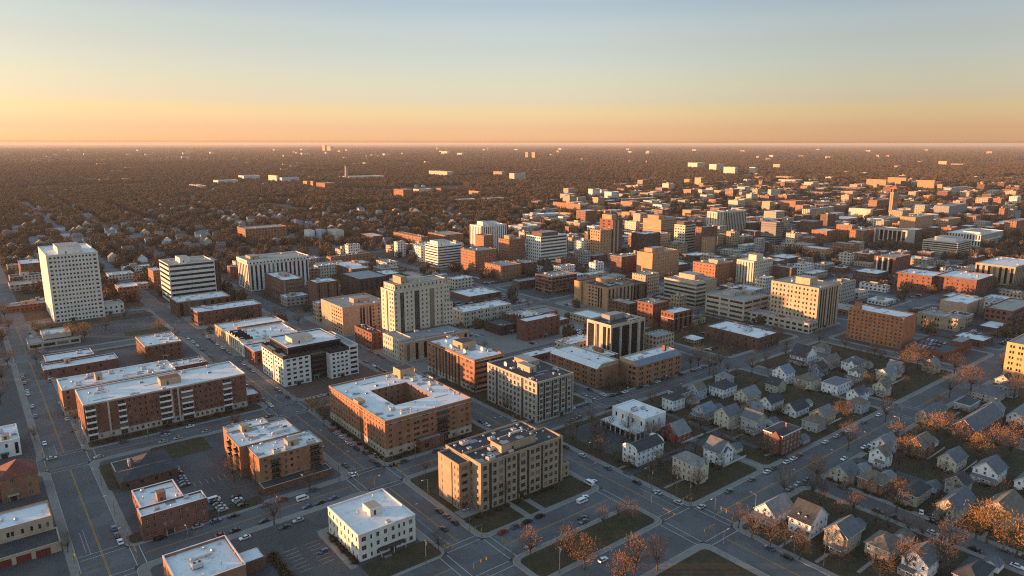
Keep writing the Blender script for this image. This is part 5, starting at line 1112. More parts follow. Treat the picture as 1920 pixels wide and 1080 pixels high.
# ------------------------------------------------------------------ far landmarks picked from the photograph, then the rest of the far town
def farblock(xl, xr, yt, yb, wm, frac=.4, phr=None, roof='roof_tan', top=None, group=None, name='distant_building', n=0):
    xn = xl + (xr - xl) * frac
    X0, Y0, X1, Y1, h = foot((xn, yt, yb, xl, xr))
    X1 = min(X1, X0 + 160); Y1 = min(Y1, Y0 + 160)
    t = say(phr, X0, Y0, h / 2)
    b = Bld(name, (X0, Y0, 0), t, 'building', group=group); W_, D_ = X1 - X0, Y1 - Y0
    take(X0, Y0, X1, Y1, h)
    b.vol(0, 0, W_, D_, 0, h, wm, roof=roof, par=.6)
    if top: b.pent(W_ * top[0], D_ * .2, W_ * top[1], D_ * .8, h - .6, top[2], wm if not wm.startswith('pat') else wm.split(':')[1])
    b.done()
PO, PC, PB, PW = 'pat:orange:4:3.4:.5:.45', 'pat:cream:5:3.6:.6:.4', 'pat:brick_orange:4:3.6:.45:.5', 'pat:white:6:3.6:.7:.4'
FAR = [(503, 522, 330, 344, 'cream', .8, 'pale square tower'), (523, 561, 333.5, 344.5, 'palegrey', .15, 'long pale shed'), (568, 580, 340, 352, PO, .6, 'small stepped lit block'), (582, 589, 340, 354.5, PO, .6, 'narrow lit slab'),
 (593, 629, 344, 358.5, PB, .45, 'lit apartment block'), (636, 742, 332, 338, 'palegrey', .2, 'very long low white shed'), (738, 774, 356, 375, PB, .5, 'square brick block'), (775, 809, 355, 366, 'cream', .3, 'pale low block'), (804, 850, 322, 333, PC, .75, 'wide lit slab'),
 (818, 830, 353, 366, PB, .7, 'small brick tower'), (879, 901, 359, 373, PO, .8, 'blank lit block'), (903, 946, 372, 381, 'beige', .3, 'low lit hall'), (853, 891, 374, 383, 'cream', .3, 'low pale hall'), (925, 948, 322, 331, PO, .7, 'stepped lit row'), (955, 986, 325, 341, PC, .3, 'pale twin-faced block'),
 (604, 612, 272.5, 284, 'tan', .6, 'distant dark tower'), (613, 626, 275, 283.5, 'tan', .5, 'distant broad tower'), (827, 843, 284, 289, 'cream', .7, 'distant cream block'), (857, 870, 287, 291, 'cream', .7, 'distant low cream block'),
 (985, 992, 285, 295.5, PO, .7, 'distant lit tower, left of a pair'), (997, 1007, 285, 297, PO, .6, 'distant lit tower, right of a pair'), (1290, 1322, 305, 316.5, PC, .55, 'pale distant office'), (1330, 1357, 307.5, 321.5, PC, .5, 'pale far slab'), (1357, 1384, 313, 329, PC, .8, 'wide pale far block'), (1405, 1421, 313, 328.5, PC, .7, 'lit far tower'),
 (1303, 1321, 333, 352, PO, .65, 'lit brick far tower'), (1283, 1297, 336, 347.5, 'orange', .7, 'rust far block'), (1308, 1338, 356, 368.5, PC, .7, 'pale far hall'), (1197, 1217, 362, 372.5, 'orange', .9, 'blank glowing far box'), (1218, 1250, 363, 373, 'tan', .2, 'tan far hall'), (1173, 1187, 348, 357, 'beige', .8, 'pale far box'), (1157, 1172, 354, 363, 'orange', .8, 'glowing far box'),
 (1037, 1091, 383, 400.5, PB, .95, 'long glowing brick block'), (1101, 1135, 387, 400, PO, .7, 'low glowing block'), (1164, 1200, 378, 394, PB, .6, 'glowing brick block with shaded side'), (1051, 1075, 400, 408.5, 'orange', .8, 'low lit box'), (1246, 1276, 368, 374.5, 'beige', .6, 'low pale far row'), (1397, 1428, 377, 393, PO, .93, 'broad glowing block'), (1021, 1050, 411, 421, 'tan', .4, 'squat lit block'),
 (1060, 1082, 425, 438, PB, .3, 'shaded brown block'), (1120, 1145, 395, 404, PO, .6, 'low lit block'), (1166, 1184, 398, 411, 'orange', .8, 'lit blank block'), (1280, 1315, 394, 407, PO, .5, 'lit stepped block'), (1440, 1464, 355, 375, PC, .25, 'pale-sided far block'), (1450, 1465, 307.5, 317, 'beige', .8, 'pale far cube'),
 (1760, 1778, 301.5, 310.5, 'beige', .85, 'pale far hall with turret'), (1779, 1812, 306.5, 311, 'beige', .8, 'low pale far wing'), (1625, 1664, 336.5, 353.5, PO, .95, 'long glowing far slab'), (1665, 1703, 333, 347.5, PO, .9, 'glowing stepped far block'), (1721, 1755, 338, 355.5, PO, .93, 'tall glowing far block'), (1758, 1769, 344.5, 361.5, PO, .8, 'narrow glowing far block'), (1770, 1817, 351.5, 366, PC, .3, 'pale far slab with shaded side'),
 (1508, 1536, 341, 354.5, PC, .6, 'pale terraced far block'), (1731, 1748, 366, 378, PO, .7, 'low glowing far block'), (1752, 1815, 386, 410, 'grey', .45, 'long shaded grey slab'), (1874, 1891, 390, 412, PB, .6, 'lit brick far tower'), (1592, 1637, 392, 411, 'cream', .9, 'cream far hall with overhanging roof'), (1755, 1802, 411, 428, PO, .5, 'lit block with balconies'), (1884, 1930, 414, 441, PB, .5, 'pillared lit block at the right edge'), (1814, 1842, 404, 420, PB, .6, 'red lit block'),
 (400, 446, 339, 347.5, 'palegrey', .2, 'wide pale shed'), (447, 487, 330, 340, 'palegrey', .25, 'wide pale plant hall'), (355, 387, 349, 357, 'cream', .6, 'low cream shed'), (570, 590, 433, 447, 'siding_white', .5, 'pale row house'), (592, 612, 432, 448, 'siding_blue', .5, 'blue-grey row house'), (614, 645, 433, 449, 'siding_cream', .5, 'cream row house'),
 (1436, 1446, 297, 300, 'cream', .7, 'tiny pale far block'), (1525, 1555, 344, 352, PC, .6, 'pale ribbed far block'), (1560, 1625, 352, 360, PO, .8, 'long low lit far row'), (1515, 1560, 361, 369, PO, .8, 'low lit far row'), (1850, 1880, 357, 366, PC, .5, 'pale low far block'), (1455, 1490, 331, 338, PO, .8, 'low lit far hall'), (1460, 1505, 337, 344, PC, .7, 'low pale far hall')]
for a in FAR: farblock(*a[:5], frac=a[5], phr=a[6], n=0)
_x, _y = un(650, 338)
_t = thing('chimney_stack', (_x, _y, 0), 'slender pale chimney above the very long low white shed', 'chimney'); m = MB(); m.tube((0, 0, 0), (0, 0, 58), 7, 5, 'beige', 10); m.build('shaft', _t); m = MB(); m.tube((0, 0, 58), (0, 0, 61), 6, 6, 'brick_orange', 10); m.build('rim', _t)
for (px, py, hh) in ((1076, 270.6, 4), (1212, 305, 7), (914, 280, 7), (687, 295, 7)):  # water tower and masts on the skyline
    _x, _y = un(px, py + 3); d = math.hypot(_x, _y); s = d / 1310
    _t = thing('water_tower', (_x, _y, 0), say('tiny pale water tower above the far woods', _x, _y), 'tower'); m = MB()
    m.tube((0, 0, 0), (0, 0, s * hh * .6), s * .5, s * .4, 'cream', 6); m.build('stem', _t)
    m = MB(); m.tube((0, 0, s * hh * .55), (0, 0, s * hh * .8), s * .6, s * 1.5, 'cream', 8); m.tube((0, 0, s * hh * .8), (0, 0, s * hh), s * 1.5, s * .5, 'cream', 8); m.build('tank', _t)
def clear(x0, y0, x1, y1, mrg=3):
    return not any(a[0] - mrg < x1 and x0 < a[2] + mrg and a[1] - mrg < y1 and y0 < a[3] + mrg for a in FOOT)
def onroad(x0, y0, x1, y1, m_=1.5):
    return any(a - m_ < x1 and x0 < b + m_ and c < y1 and y0 < d for a, b, c, d in XS) or any(a - m_ < y1 and y0 < b + m_ and c < x1 and x0 < d for a, b, c, d in YS)
def hides(x0, y0, x1, y1, h, lim=.55, mrg=2):
    """would a new box cover the face of a building already placed behind it?"""
    ps = [pr(x, y, z) for x in (x0, x1) for y in (y0, y1) for z in (0, h)]
    a, b = min(p[0] for p in ps), max(p[0] for p in ps); t = min(p[1] for p in ps); d0 = math.hypot((x0 + x1) / 2, (y0 + y1) / 2)
    for f in FOOT[:NKEY]:
        if f[8 + 1] < d0 - 5: continue
        if b < f[5] + mrg or a > f[6] - mrg: continue
        if t < f[7] + (f[8] - f[7]) * lim and max(p[1] for p in ps) > f[7]: return True
    return False
NKEY = len(FOOT)
rf = random.Random(5)
KD = [('brick_red', 'low red brick block'), ('brick_brown', 'low brown brick block'), ('tan', 'low tan block'), ('beige', 'low beige block'), ('brick_orange', 'low orange brick block'), ('cream', 'low cream block'), ('concrete', 'low grey block'), ('white', 'low white block')]
RK = [('roof_white', 'white roof'), ('roof_white', 'white roof'), ('roof_white', 'white roof'), ('roof_grey', 'grey roof'), ('roof_tan', 'tan roof'), ('roof_dark', 'dark roof')]
def filler(x0, y0, w_, d_, h, grp, far=False, nm=None):
    k, ph_ = rf.choice(KD if not nm else KD[:5]); r, rp = rf.choice(RK)
    if h > 11: ph_ = ph_.replace('low', 'mid-rise')
    if h > 13: w_, d_ = min(w_, 30), min(d_, 26)
    ph_ = ('broad ' if w_ > 30 else 'small ' if w_ < 17 else '') + ph_
    t = say(f'{ph_} with {rp}', x0, y0, h)
    b = Bld(nm or ('far_block' if far else 'low_block'), (x0, y0, 0), t, 'building', group=grp)
    wm = f'pat:{k}:{rf.choice((3.4, 4.4))}:3.7:.45:.5'
    b.vol(0, 0, w_, d_, 0, h, wm, roof=r, par=.7, n=0 if far else rf.randint(2, 5), cop=rf.choice((None, 'lwhite', 'beige')))
    if rf.random() < .45: b.pent(w_ * .3, d_ * .35, w_ * .55, d_ * .65, h - .67, rf.uniform(2.5, 4), rf.choice(('tan', 'beige', k)))
    b.done(); take(x0, y0, x0 + w_, y0 + d_, h)
def visible(x, y, m_=40):
    p = pr(x, y); return -m_ < p[0] < 1920 + m_ and p[1] < 1100 and x * FW[0] + y * FW[1] > 50
n = 0
for _ in range(9000):
    if n >= 215: break
    x, y = rf.uniform(235, 1000), rf.uniform(170, 900)
    if x < 430 and y < 300: continue
    if x < 610 and y < 280 and not (x > 545): continue
    w_, d_, h = rf.uniform(9, 34), rf.uniform(9, 30), rf.choice((4.5, 5, 6, 7, 8, 9, 11, 14, 17, 21))
    px, py = pr(x, y)
    if not visible(x, y, -5) or not urban_ok(px, py): continue
    if onroad(x, y, x + w_, y + d_) or not clear(x, y, x + w_, y + d_, 3) or hides(x, y, x + w_, y + d_, h): continue
    filler(x, y, w_, d_, h, 'low blocks filling the town'); n += 1
for (px, py, w_, d_, h) in ((20, 548, 40, 22, 7), (20, 532, 34, 18, 7), (14, 588, 40, 16, 6), (60, 575, 14, 12, 5), (205, 528, 26, 20, 7), (225, 560, 18, 22, 11), (232, 512, 30, 14, 6), (15, 508, 24, 14, 6), (250, 545, 16, 16, 6)):
    x, y = un(px, py)
    if clear(x, y, x + w_, y + d_, 1): filler(x, y, w_, d_, h, 'low blocks filling the town')
n = 0
for _ in range(9000):
    if n >= 225: break
    px, py = rf.uniform(960, 1915), rf.uniform(308, 440)
    if not urban_ok(px, py + 22 * rf.random()) or (py < 345 and rf.random() < .5): continue
    x, y = un(px, py); w_, d_, h = rf.uniform(18, 60), rf.uniform(14, 42), rf.choice((6, 8, 10, 12, 15, 18, 22, 26) if px > 1050 and py > 350 else (5, 6, 8, 10, 14))
    if not clear(x, y, x + w_, y + d_, 5) or hides(x, y, x + w_, y + d_, h, .45): continue
    filler(x, y, w_, d_, h, 'blocks of the far town', True); n += 1
n = 0
for _ in range(9000):
    if n >= 130: break
    px, py = rf.uniform(1040, 1915), rf.uniform(350, 455)
    x, y = un(px, py); w_, d_, h = rf.uniform(18, 46), rf.uniform(14, 30), rf.choice((9, 12, 14, 17, 20, 24))
    if not urban_ok(px, py - 4) or not clear(x, y, x + w_, y + d_, 4) or hides(x, y, x + w_, y + d_, h, .42): continue
    filler(x, y, w_, d_, h, 'mid-rise blocks of the far downtown', True, 'mid_rise_block'); n += 1
n = 0
for _ in range(4000):
    if n >= 75: break
    px, py = rf.uniform(5, 1915), 281 + 70 * rf.random() ** 1.6
    if urban_ok(px, py) : continue
    if py > 320 and rf.random() < .5: continue
    x, y = un(px, py); s_ = math.hypot(x, y) / 1310
    w_, d_, h = rf.uniform(4, 16) * s_, rf.uniform(4, 9) * s_, rf.uniform(1.8, 3.4) * s_ + 6
    if not clear(x, y, x + w_, y + d_, 8): continue
    k, ph_ = rf.choice((('cream', 'far cream block'), ('tan', 'far tan block'), ('concrete', 'far grey shed'), ('orange', 'far lit block')))
    b = Bld('far_block', (x, y, 0), say(ph_ + ' in the woods', x, y, h), 'building', group='far blocks in the woods'); b.vol(0, 0, w_, d_, 0, h, k, roof='roof_tan', par=.6); b.done(); take(x, y, x + w_, y + d_, h); n += 1
# small houses scattered in the woods
def tiny(x, y, rz, grp):
    k, ph_ = rf.choice((('siding_white', 'tiny white house'), ('siding_cream', 'tiny cream house'), ('siding_grey', 'tiny grey house'), ('siding_tan', 'tiny tan house'), ('brick_orange', 'tiny brick house')))
    r, rp = rf.choice((('shingle_grey', 'grey roof'), ('shingle_slate', 'slate roof'), ('shingle_blue', 'pale roof'), ('shingle_brown', 'brown roof')))
    w_, d_ = rf.uniform(10, 16), rf.uniform(8, 11)
    house(x, y, w_, d_, rf.uniform(5, 7), rf.choice(('gx', 'gy', 'hip')), k, r, say(f'{ph_} with {rp} among trees', x, y, 5), simplew=True, group=grp)
n = 0
for _ in range(5000):
    if n >= 230: break
    px, py = rf.uniform(5, 1000), rf.uniform(330, 505)
    dens = .9 if py > 395 else .25
    if urban_ok(px, py) or rf.random() > dens: continue
    x, y = un(px, py)
    if not clear(x, y, x + 16, y + 12, 5): continue
    tiny(x, y, 0, 'small houses among the trees'); n += 1
# ------------------------------------------------------------------ trees
def tree_mesh(seed, h, cw, kind):
    """trunk whose limbs fan out to the crown's clumps; the crown is made of many upright twig slivers spread through its volume"""
    r = random.Random(seed); T = MB(); K = MB()
    fork = Vector((r.uniform(-.2, .2), r.uniform(-.2, .2), h * r.uniform(.24, .32)))
    T.tube((0, 0, 0), fork * .5, h * .026, h * .021, 'bark', 6, False); T.tube(fork * .5, fork, h * .021, h * .018, 'bark', 6, False)
    c0 = Vector((0, 0, h * .62)); rx, rz = cw / 2, h * .38
    ks = {'bare': ('twig_grey', 'twig_grey', 'twig_brown'), 'brown': ('twig_brown', 'twig_brown', 'forest_rust'), 'orange': ('crown_lit_orange', 'twig_brown', 'twig_brown'), 'gold': ('crown_lit_gold', 'crown_lit_gold', 'crown_lit_orange')}[kind]
    ncl, per = {'bare': (30, 24), 'brown': (34, 30), 'orange': (40, 26), 'gold': (40, 32)}[kind]
    for i in range(ncl):
        a = i * 2.4 + r.uniform(-.4, .4); zt = r.uniform(-.75, 1); q = math.sqrt(max(.05, 1 - zt * zt)) * r.uniform(.55, 1.0) * r.uniform(.85, 1.12)
        p = c0 + Vector((math.cos(a) * rx * q, math.sin(a) * rx * q, zt * rz * r.uniform(.8, 1.05)))
        if i % 3 != 2:
            m1 = fork.lerp(p, .45) + Vector((r.uniform(-.3, .3), r.uniform(-.3, .3), h * .03)); m2 = fork.lerp(p, .78) + Vector((r.uniform(-.3, .3), r.uniform(-.3, .3), h * .02))
            T.tube(fork, m1, h * .010, h * .007, 'bark', 4, False); T.tube(m1, m2, h * .007, h * .0045, 'bark', 3, False); T.tube(m2, p, h * .0045, h * .002, 'bark', 3, False)
        out = (p - c0); out.z *= .8; out = out.normalized() if out.length > .1 else Vector((0, 0, 1))
        for _ in range(per):
            o = Vector((r.gauss(0, 1), r.gauss(0, 1), r.gauss(0, 1))) * (cw * .085)
            s0 = p + o - out * abs(r.gauss(0, cw * .06))
            dd = (out * .7 + Vector((r.gauss(0, .5), r.gauss(0, .5), .55 + r.gauss(0, .4)))).normalized()
            L = r.uniform(.5, 1.25) * h / 10
            s = dd.orthogonal().normalized(); t_ = dd.cross(s); an = r.uniform(0, 3.1); s = s * math.cos(an) + t_ * math.sin(an)
            wd = r.uniform(.03, .06) if kind in ('bare', 'brown') else r.uniform(.05, .1)
            if kind in ('orange', 'gold'): L *= .7
            K.q([s0 - s * wd, s0 + s * wd, s0 + dd * L], r.choice(ks))
    return T.mesh('trunk'), K.mesh('crown')
TV = {'bare': [tree_mesh(i, 9.5, 7.5, 'bare') for i in range(4)], 'brown': [tree_mesh(10 + i, 9, 7.5, 'brown') for i in range(3)], 'orange': [tree_mesh(20 + i, 9, 7.5, 'orange') for i in range(4)], 'gold': [tree_mesh(30 + i, 8, 7.5, 'gold') for i in range(3)]}
PHT = {'bare': 'bare grey-brown tree', 'brown': 'bare russet tree', 'orange': 'orange-lit tree', 'gold': 'gold-lit tree'}
NT = [0]
rt = random.Random(21)
def tree(x, y, kind, s=1.0, z=.1):
    tm, cm = rt.choice(TV[kind]); sz = 'small ' if s < .75 else ('tall ' if s > 1.2 else '')
    t = thing(kind.replace('bare', 'bare').replace('brown', 'bare') + '_tree' if kind in ('bare', 'brown') else 'autumn_tree', (x, y, z), say(sz + PHT[kind], x, y, 4), 'tree', 'trees of the streets and yards', rt.uniform(0, 6.28))
    s *= 1.25 * rt.uniform(.92, 1.1); t.scale = (s * rt.uniform(.9, 1.1), s * rt.uniform(.9, 1.1), s)
    inst('trunk', tm, t); inst('crown', cm, t); NT[0] += 1
# more houses between the ones above, where the rows close up
nh = 0
for _ in range(3000):
    if nh >= 18: break
    a = rt.choice([l for l in LAWNS if l[0] > 290 and l[3] < 275]); x, y = rt.uniform(a[0] + 2, a[2] - 12), rt.uniform(a[1] + 1, a[3] - 11); w_, d_ = rt.uniform(8, 11), rt.uniform(7.5, 9.5)
    if not visible(x, y, -10) or not clear(x, y, x + w_, y + d_, 3.2) or onroad(x, y, x + w_, y + d_, 3) or math.hypot(x, y) > 640: continue
    k, p = rt.choice((('siding_white', 'white house'), ('siding_grey', 'grey house'), ('siding_cream', 'cream house'), ('siding_tan', 'tan house'), ('siding_blue', 'pale blue house'))); r_, rp = rt.choice((('shingle_slate', 'slate roof'), ('shingle_grey', 'grey roof'), ('shingle_dark', 'dark roof'), ('shingle_brown', 'brown roof')))
    house(x, y, w_, d_, rt.uniform(5, 6.6), rt.choice(('gx', 'gx', 'gy', 'hip')), k, r_, say(f'{p} with {rp}', x, y, 5), porch=rt.choice((0, 1, 2)), cross=rt.choice((0, 0, 1, 2)), chim=rt.choice((0, 1)), dormer=rt.choice((0, 0, 1))); nh += 1
# trees one can pick out in the photograph, and bare ones added to shade the lower houses: pixel of the foot, kind, size
TP = [(995, 1046, 'orange', 1.0), (1064, 1052, 'orange', 1.15), (1097, 1068, 'orange', 1.1), (1190, 1078, 'orange', 1.35), (1232, 1070, 'brown', 1.1), (1165, 1100, 'orange', 1.0), (1532, 905, 'orange', 1.25), (1588, 925, 'orange', .7), (1470, 935, 'bare', 1.2), (1522, 935, 'bare', 1.1), (1540, 960, 'bare', .8),
 (1680, 828, 'orange', 1.0), (1702, 862, 'orange', 1.15), (1755, 820, 'orange', 1.3), (1775, 812, 'orange', 1.0), (1758, 765, 'orange', .8), (1835, 860, 'gold', 1.3), (1868, 850, 'orange', 1.3), (1892, 858, 'orange', 1.4), (1910, 830, 'orange', 1.2), (1850, 1018, 'gold', 1.6), (1830, 1010, 'gold', 1.2), (1905, 1045, 'gold', 1.5), (1500, 745, 'orange', .9), (1580, 800, 'brown', 1.3), (1440, 700, 'brown', .9),
 (440, 905, 'brown', 1.2), (600, 780, 'gold', 1.3), (585, 772, 'gold', 1.0), (608, 800, 'bare', 1.0), (135, 640, 'gold', 1.5), (160, 640, 'gold', 1.3), (70, 630, 'gold', 1.2), (300, 625, 'gold', 1.2), (275, 680, 'brown', 1.0), (70, 685, 'brown', 1.0), (515, 985, 'bare', 1.15), (750, 835, 'bare', .9), (1330, 700, 'brown', 1.3), (1310, 690, 'bare', 1.3), (1350, 690, 'brown', 1.2),
 (1295, 690, 'bare', 1.1), (1410, 700, 'brown', 1.2), (1790, 700, 'brown', 1.3), (1700, 700, 'brown', 1.5), (1720, 690, 'bare', 1.4), (1690, 680, 'bare', 1.3), (1820, 735, 'brown', 1.4), (1780, 745, 'bare', 1.3), (1880, 700, 'bare', 1.2), (1900, 745, 'brown', 1.3), (1785, 925, 'brown', .9), (1765, 990, 'bare', 1.1), (1680, 960, 'bare', 1.2), (1600, 965, 'brown', .9), (905, 955, 'bare', .9), (940, 945, 'bare', .9), (870, 962, 'bare', .7),
 (1605, 750, 'bare', 1.1), (1400, 640, 'bare', 1.0), (1475, 655, 'bare', 1.0), (1660, 790, 'brown', 1.1), (1440, 860, 'bare', .7), (1760, 1075, 'bare', 1.2), (1785, 1040, 'bare', 1.2), (1700, 1075, 'brown', 1.1), (1650, 1085, 'brown', 1.0), (1870, 945, 'bare', 1.0), (1590, 845, 'bare', 1.2), (1160, 975, 'bare', .7), (4, 650, 'brown', 1.3), (16, 690, 'brown', 1.2), (6, 720, 'bare', 1.3), (3, 760, 'bare', 1.3), (10, 600, 'brown', 1.2), (18, 620, 'gold', 1.0), (100, 625, 'brown', 1.0), (200, 620, 'bare', .9), (330, 640, 'bare', .9), (235, 600, 'bare', .9), (1410, 1010, 'bare', 1.0), (1445, 1028, 'bare', 1.05), (1500, 1050, 'bare', 1.0), (1385, 990, 'bare', .9), (1180, 985, 'bare', .9), (1130, 990, 'bare', .8), (620, 640, 'bare', 1.0), (560, 610, 'bare', 1.0), (590, 600, 'brown', 1.0), (530, 600, 'bare', .9)]
for px, py, k, s in TP:
    x, y = un(px, py); tree(x, y, k, s)
    FOOT.append((x - 2, y - 2, x + 2, y + 2, 0, px, px, py, py, 1e9))
def free(x, y, r=3.2):
    return not any(a[0] - r < x < a[2] + r and a[1] - r < y < a[3] + r for a in FOOT)
n = 0
for _ in range(6000):                                   # yards
    if n >= 150: break
    a = rt.choice([l for l in LAWNS if l[0] > 230]); x, y = rt.uniform(a[0] + 1, a[2] - 1), rt.uniform(a[1] + 1, a[3] - 1)
    if not visible(x, y, 5) or onroad(x, y, x, y, 2) or not free(x, y, 2.6) or math.hypot(x, y) > 760: continue
    lit = x > 330 and y < 120  # orange and gold crowns likelier here, their colour standing in for low sun
    tree(x, y, rt.choices(('bare', 'brown', 'orange', 'gold'), (8, 3, .35 if lit else .12, .1 if lit else .02))[0], rt.uniform(.5, 1.0)); FOOT.append((x - 2, y - 2, x + 2, y + 2, 0, 0, 0, 0, 0, 1e9)); n += 1
for _ in range(4000):                                   # street trees
    if NT[0] >= 296: break
    if rt.random() < .5:
        a = rt.choice(XS[:5]); x = rt.choice((a[0] - 2.2, a[1] + 2.2)) ; y = rt.uniform(max(a[2], 150), min(a[3], 760))
    else:
        a = rt.choice(YS[:6]); y = rt.choice((a[0] - 2.2, a[1] + 2.2)); x = rt.uniform(a[2], min(a[3], 760))
    if not visible(x, y, -5) or not free(x, y, 3.5) or onroad(x, y, x, y, .8) or not urban_ok(*pr(x, y)): continue
    tree(x, y, rt.choices(('bare', 'brown', 'gold'), (6, 3, .5))[0], rt.uniform(.5, .85), .1); FOOT.append((x - 2, y - 2, x + 2, y + 2, 0, 0, 0, 0, 0, 1e9))
# ------------------------------------------------------------------ the woods that run to the horizon: one thing nobody could count
def forest():
    r = np.random.default_rng(4); pts = []
    pts_s = []
    def add(py0, py1, n, s0, s1):
        px = r.uniform(-60, 1980, n); 
        d0, d1 = CH / math.tan(PIT + math.atan((py0 - 540) / F)), CH / math.tan(PIT + math.atan((py1 - 540) / F))
        d = np.sqrt(r.uniform(d1 ** 2, d0 ** 2, n)); th = r.uniform(-.66, .66, n)
        X = d * (FW[0] * np.cos(th) + RT[0] * np.sin(th)); Y = d * (FW[1] * np.cos(th) + RT[1] * np.sin(th))
        return X, Y, r.uniform(s0, s1, n)
    gx = {}
    for i, f in enumerate(FOOT):
        for a in range(int((f[0] - 8) // 60), int((f[2] + 8) // 60) + 1):
            for b in range(int((f[1] - 8) // 60), int((f[3] + 8) // 60) + 1): gx.setdefault((a, b), []).append(f)
    from mathutils import noise as mn
    for _ in range(1): pass
    for i in range(900):  # patch added on the left, mostly out of view, to block the low sun
        x, y = float(r.uniform(-330, -22)), float(r.uniform(300, 1000))
        if not onroad(x, y, x, y, 3) and not any(f[0] - 4 < x < f[2] + 4 and f[1] - 4 < y < f[3] + 4 for f in gx.get((int(x // 60), int(y // 60)), ())): pts.append((x, y, 0)); pts_s.append(float(r.uniform(.7, 1.25)))
    for py0, py1, n, s0, s1 in ((276.5, 300, 80000, 1.0, 1.5), (300, 345, 85000, .75, 1.3), (345, 400, 30000, .65, 1.3), (400, 640, 19000, .5, 1.1)):
        X, Y, S_ = add(py0, py1, n, s0, s1)
        for x, y, s in zip(X, Y, S_):
            x, y = float(x), float(y)
            p = pr(x, y)
            if not (-80 < p[0] < 2000): continue
            q = mn.noise((x * .0022, y * .0022, 0)) + .6 * mn.noise((x * .009, y * .009, 3))
            if urban_ok(p[0], p[1]):
                if p[1] > 640 or (x < 610 and y < 300) or r.random() > (.5 if p[1] < 400 else .34) * (1 if q > .1 else (.8 if x < 300 else .35)): continue
                if onroad(x, y, x, y, 2) or (30 < x < 150 and 600 < y < 735): continue
            elif onroad(x, y, x, y, 4) or q < -.42 or (p[1] > 395 and r.random() < .25): continue
            if any(f[0] - (4 if f[4] > 9 else 15) < x < f[2] + 4 and f[1] - (4 if f[4] > 9 else 15) < y < f[3] + 4 for f in gx.get((int(x // 60), int(y // 60)), ())): continue
            pts.append((x, y, 0)); pts_s.append(float(s))
    me = bpy.data.meshes.new('woodland'); me.from_pydata(pts, [], []); 
    at = me.attributes.new('size', 'FLOAT', 'POINT'); at.data.foreach_set('value', pts_s)
    for k in ('forest_brown', 'forest_rust', 'forest_dark'): me.materials.append(mat(k))
    o = bpy.data.objects.new('woodland', me); C.objects.link(o); o['kind'] = 'stuff'
    o['label'] = 'brown late-autumn woods stretching to the horizon'; o['category'] = 'woodland'
    ng = bpy.data.node_groups.new('woodland', 'GeometryNodeTree'); ng.interface.new_socket('Geometry', in_out='INPUT', socket_type='NodeSocketGeometry'); ng.interface.new_socket('Geometry', in_out='OUTPUT', socket_type='NodeSocketGeometry')
    L = ng.links.new; nn = ng.nodes.new
    gi, go, jn = nn('NodeGroupInput'), nn('NodeGroupOutput'), nn('GeometryNodeJoinGeometry')
    sz = nn('GeometryNodeInputNamedAttribute'); sz.data_type = 'FLOAT'; sz.inputs[0].default_value = 'size'
    ridx = nn('FunctionNodeRandomValue'); ridx.data_type = 'INT'; ridx.inputs[4].default_value = 0; ridx.inputs[5].default_value = 9; ridx.inputs[8].default_value = 3
    rot = nn('FunctionNodeRandomValue'); rot.data_type = 'FLOAT_VECTOR'; rot.inputs[0].default_value = (0, 0, 0); rot.inputs[1].default_value = (.15, .15, 6.28)
    for v, (mk, lo, hi) in enumerate((('forest_brown', 0, 2), ('forest_dark', 3, 5), ('forest_rust', 6, 6), ('forest_brown', 7, 9))):
        ico = nn('GeometryNodeMeshIcoSphere'); ico.inputs[0].default_value = 1; ico.inputs[1].default_value = 3
        dp = nn('GeometryNodeDistributePointsOnFaces'); dp.inputs['Density'].default_value = 9; dp.inputs['Seed'].default_value = v * 5 + 1
        qd = nn('GeometryNodeMeshCone'); qd.inputs['Vertices'].default_value = 3; qd.inputs['Radius Bottom'].default_value = .17; qd.inputs['Depth'].default_value = .5
        ip = nn('GeometryNodeInstanceOnPoints'); rr_ = nn('FunctionNodeRandomValue'); rr_.data_type = 'FLOAT_VECTOR'; rr_.inputs[0].default_value = (-.8, -.8, 0); rr_.inputs[1].default_value = (.8, .8, 6.28); rr_.inputs[8].default_value = v
        ns = nn('FunctionNodeRandomValue'); ns.data_type = 'FLOAT_VECTOR'; ns.inputs[0].default_value = (-.38,) * 3; ns.inputs[1].default_value = (.28,) * 3; ns.inputs[8].default_value = v + 7
        sp_ = nn('GeometryNodeSetPosition'); L(dp.outputs[0], sp_.inputs[0]); L(ns.outputs[0], sp_.inputs['Offset'])
        L(ico.outputs[0], dp.inputs[0]); L(sp_.outputs[0], ip.inputs[0]); L(qd.outputs[0], ip.inputs['Instance']); L(rr_.outputs[0], ip.inputs['Rotation'])
        rl = nn('GeometryNodeRealizeInstances'); L(ip.outputs[0], rl.inputs[0])
        core = nn('GeometryNodeMeshIcoSphere'); core.inputs[0].default_value = .72; core.inputs[1].default_value = 2
        j2 = nn('GeometryNodeJoinGeometry'); L(rl.outputs[0], j2.inputs[0]); L(core.outputs[0], j2.inputs[0])
        tr = nn('GeometryNodeTransform'); L(j2.outputs[0], tr.inputs[0]); tr.inputs['Translation'].default_value = (0, 0, 5.2); tr.inputs['Scale'].default_value = (4.6, 4.6, 4.9)
        sm = nn('GeometryNodeSetMaterial'); L(tr.outputs[0], sm.inputs[0]); sm.inputs['Material'].default_value = mat(mk)
        io = nn('GeometryNodeInstanceOnPoints'); L(gi.outputs[0], io.inputs[0]); L(sm.outputs[0], io.inputs['Instance']); L(rot.outputs[0], io.inputs['Rotation']); L(sz.outputs[0], io.inputs['Scale'])
        ge, le, an = nn('FunctionNodeCompare'), nn('FunctionNodeCompare'), nn('FunctionNodeBooleanMath')
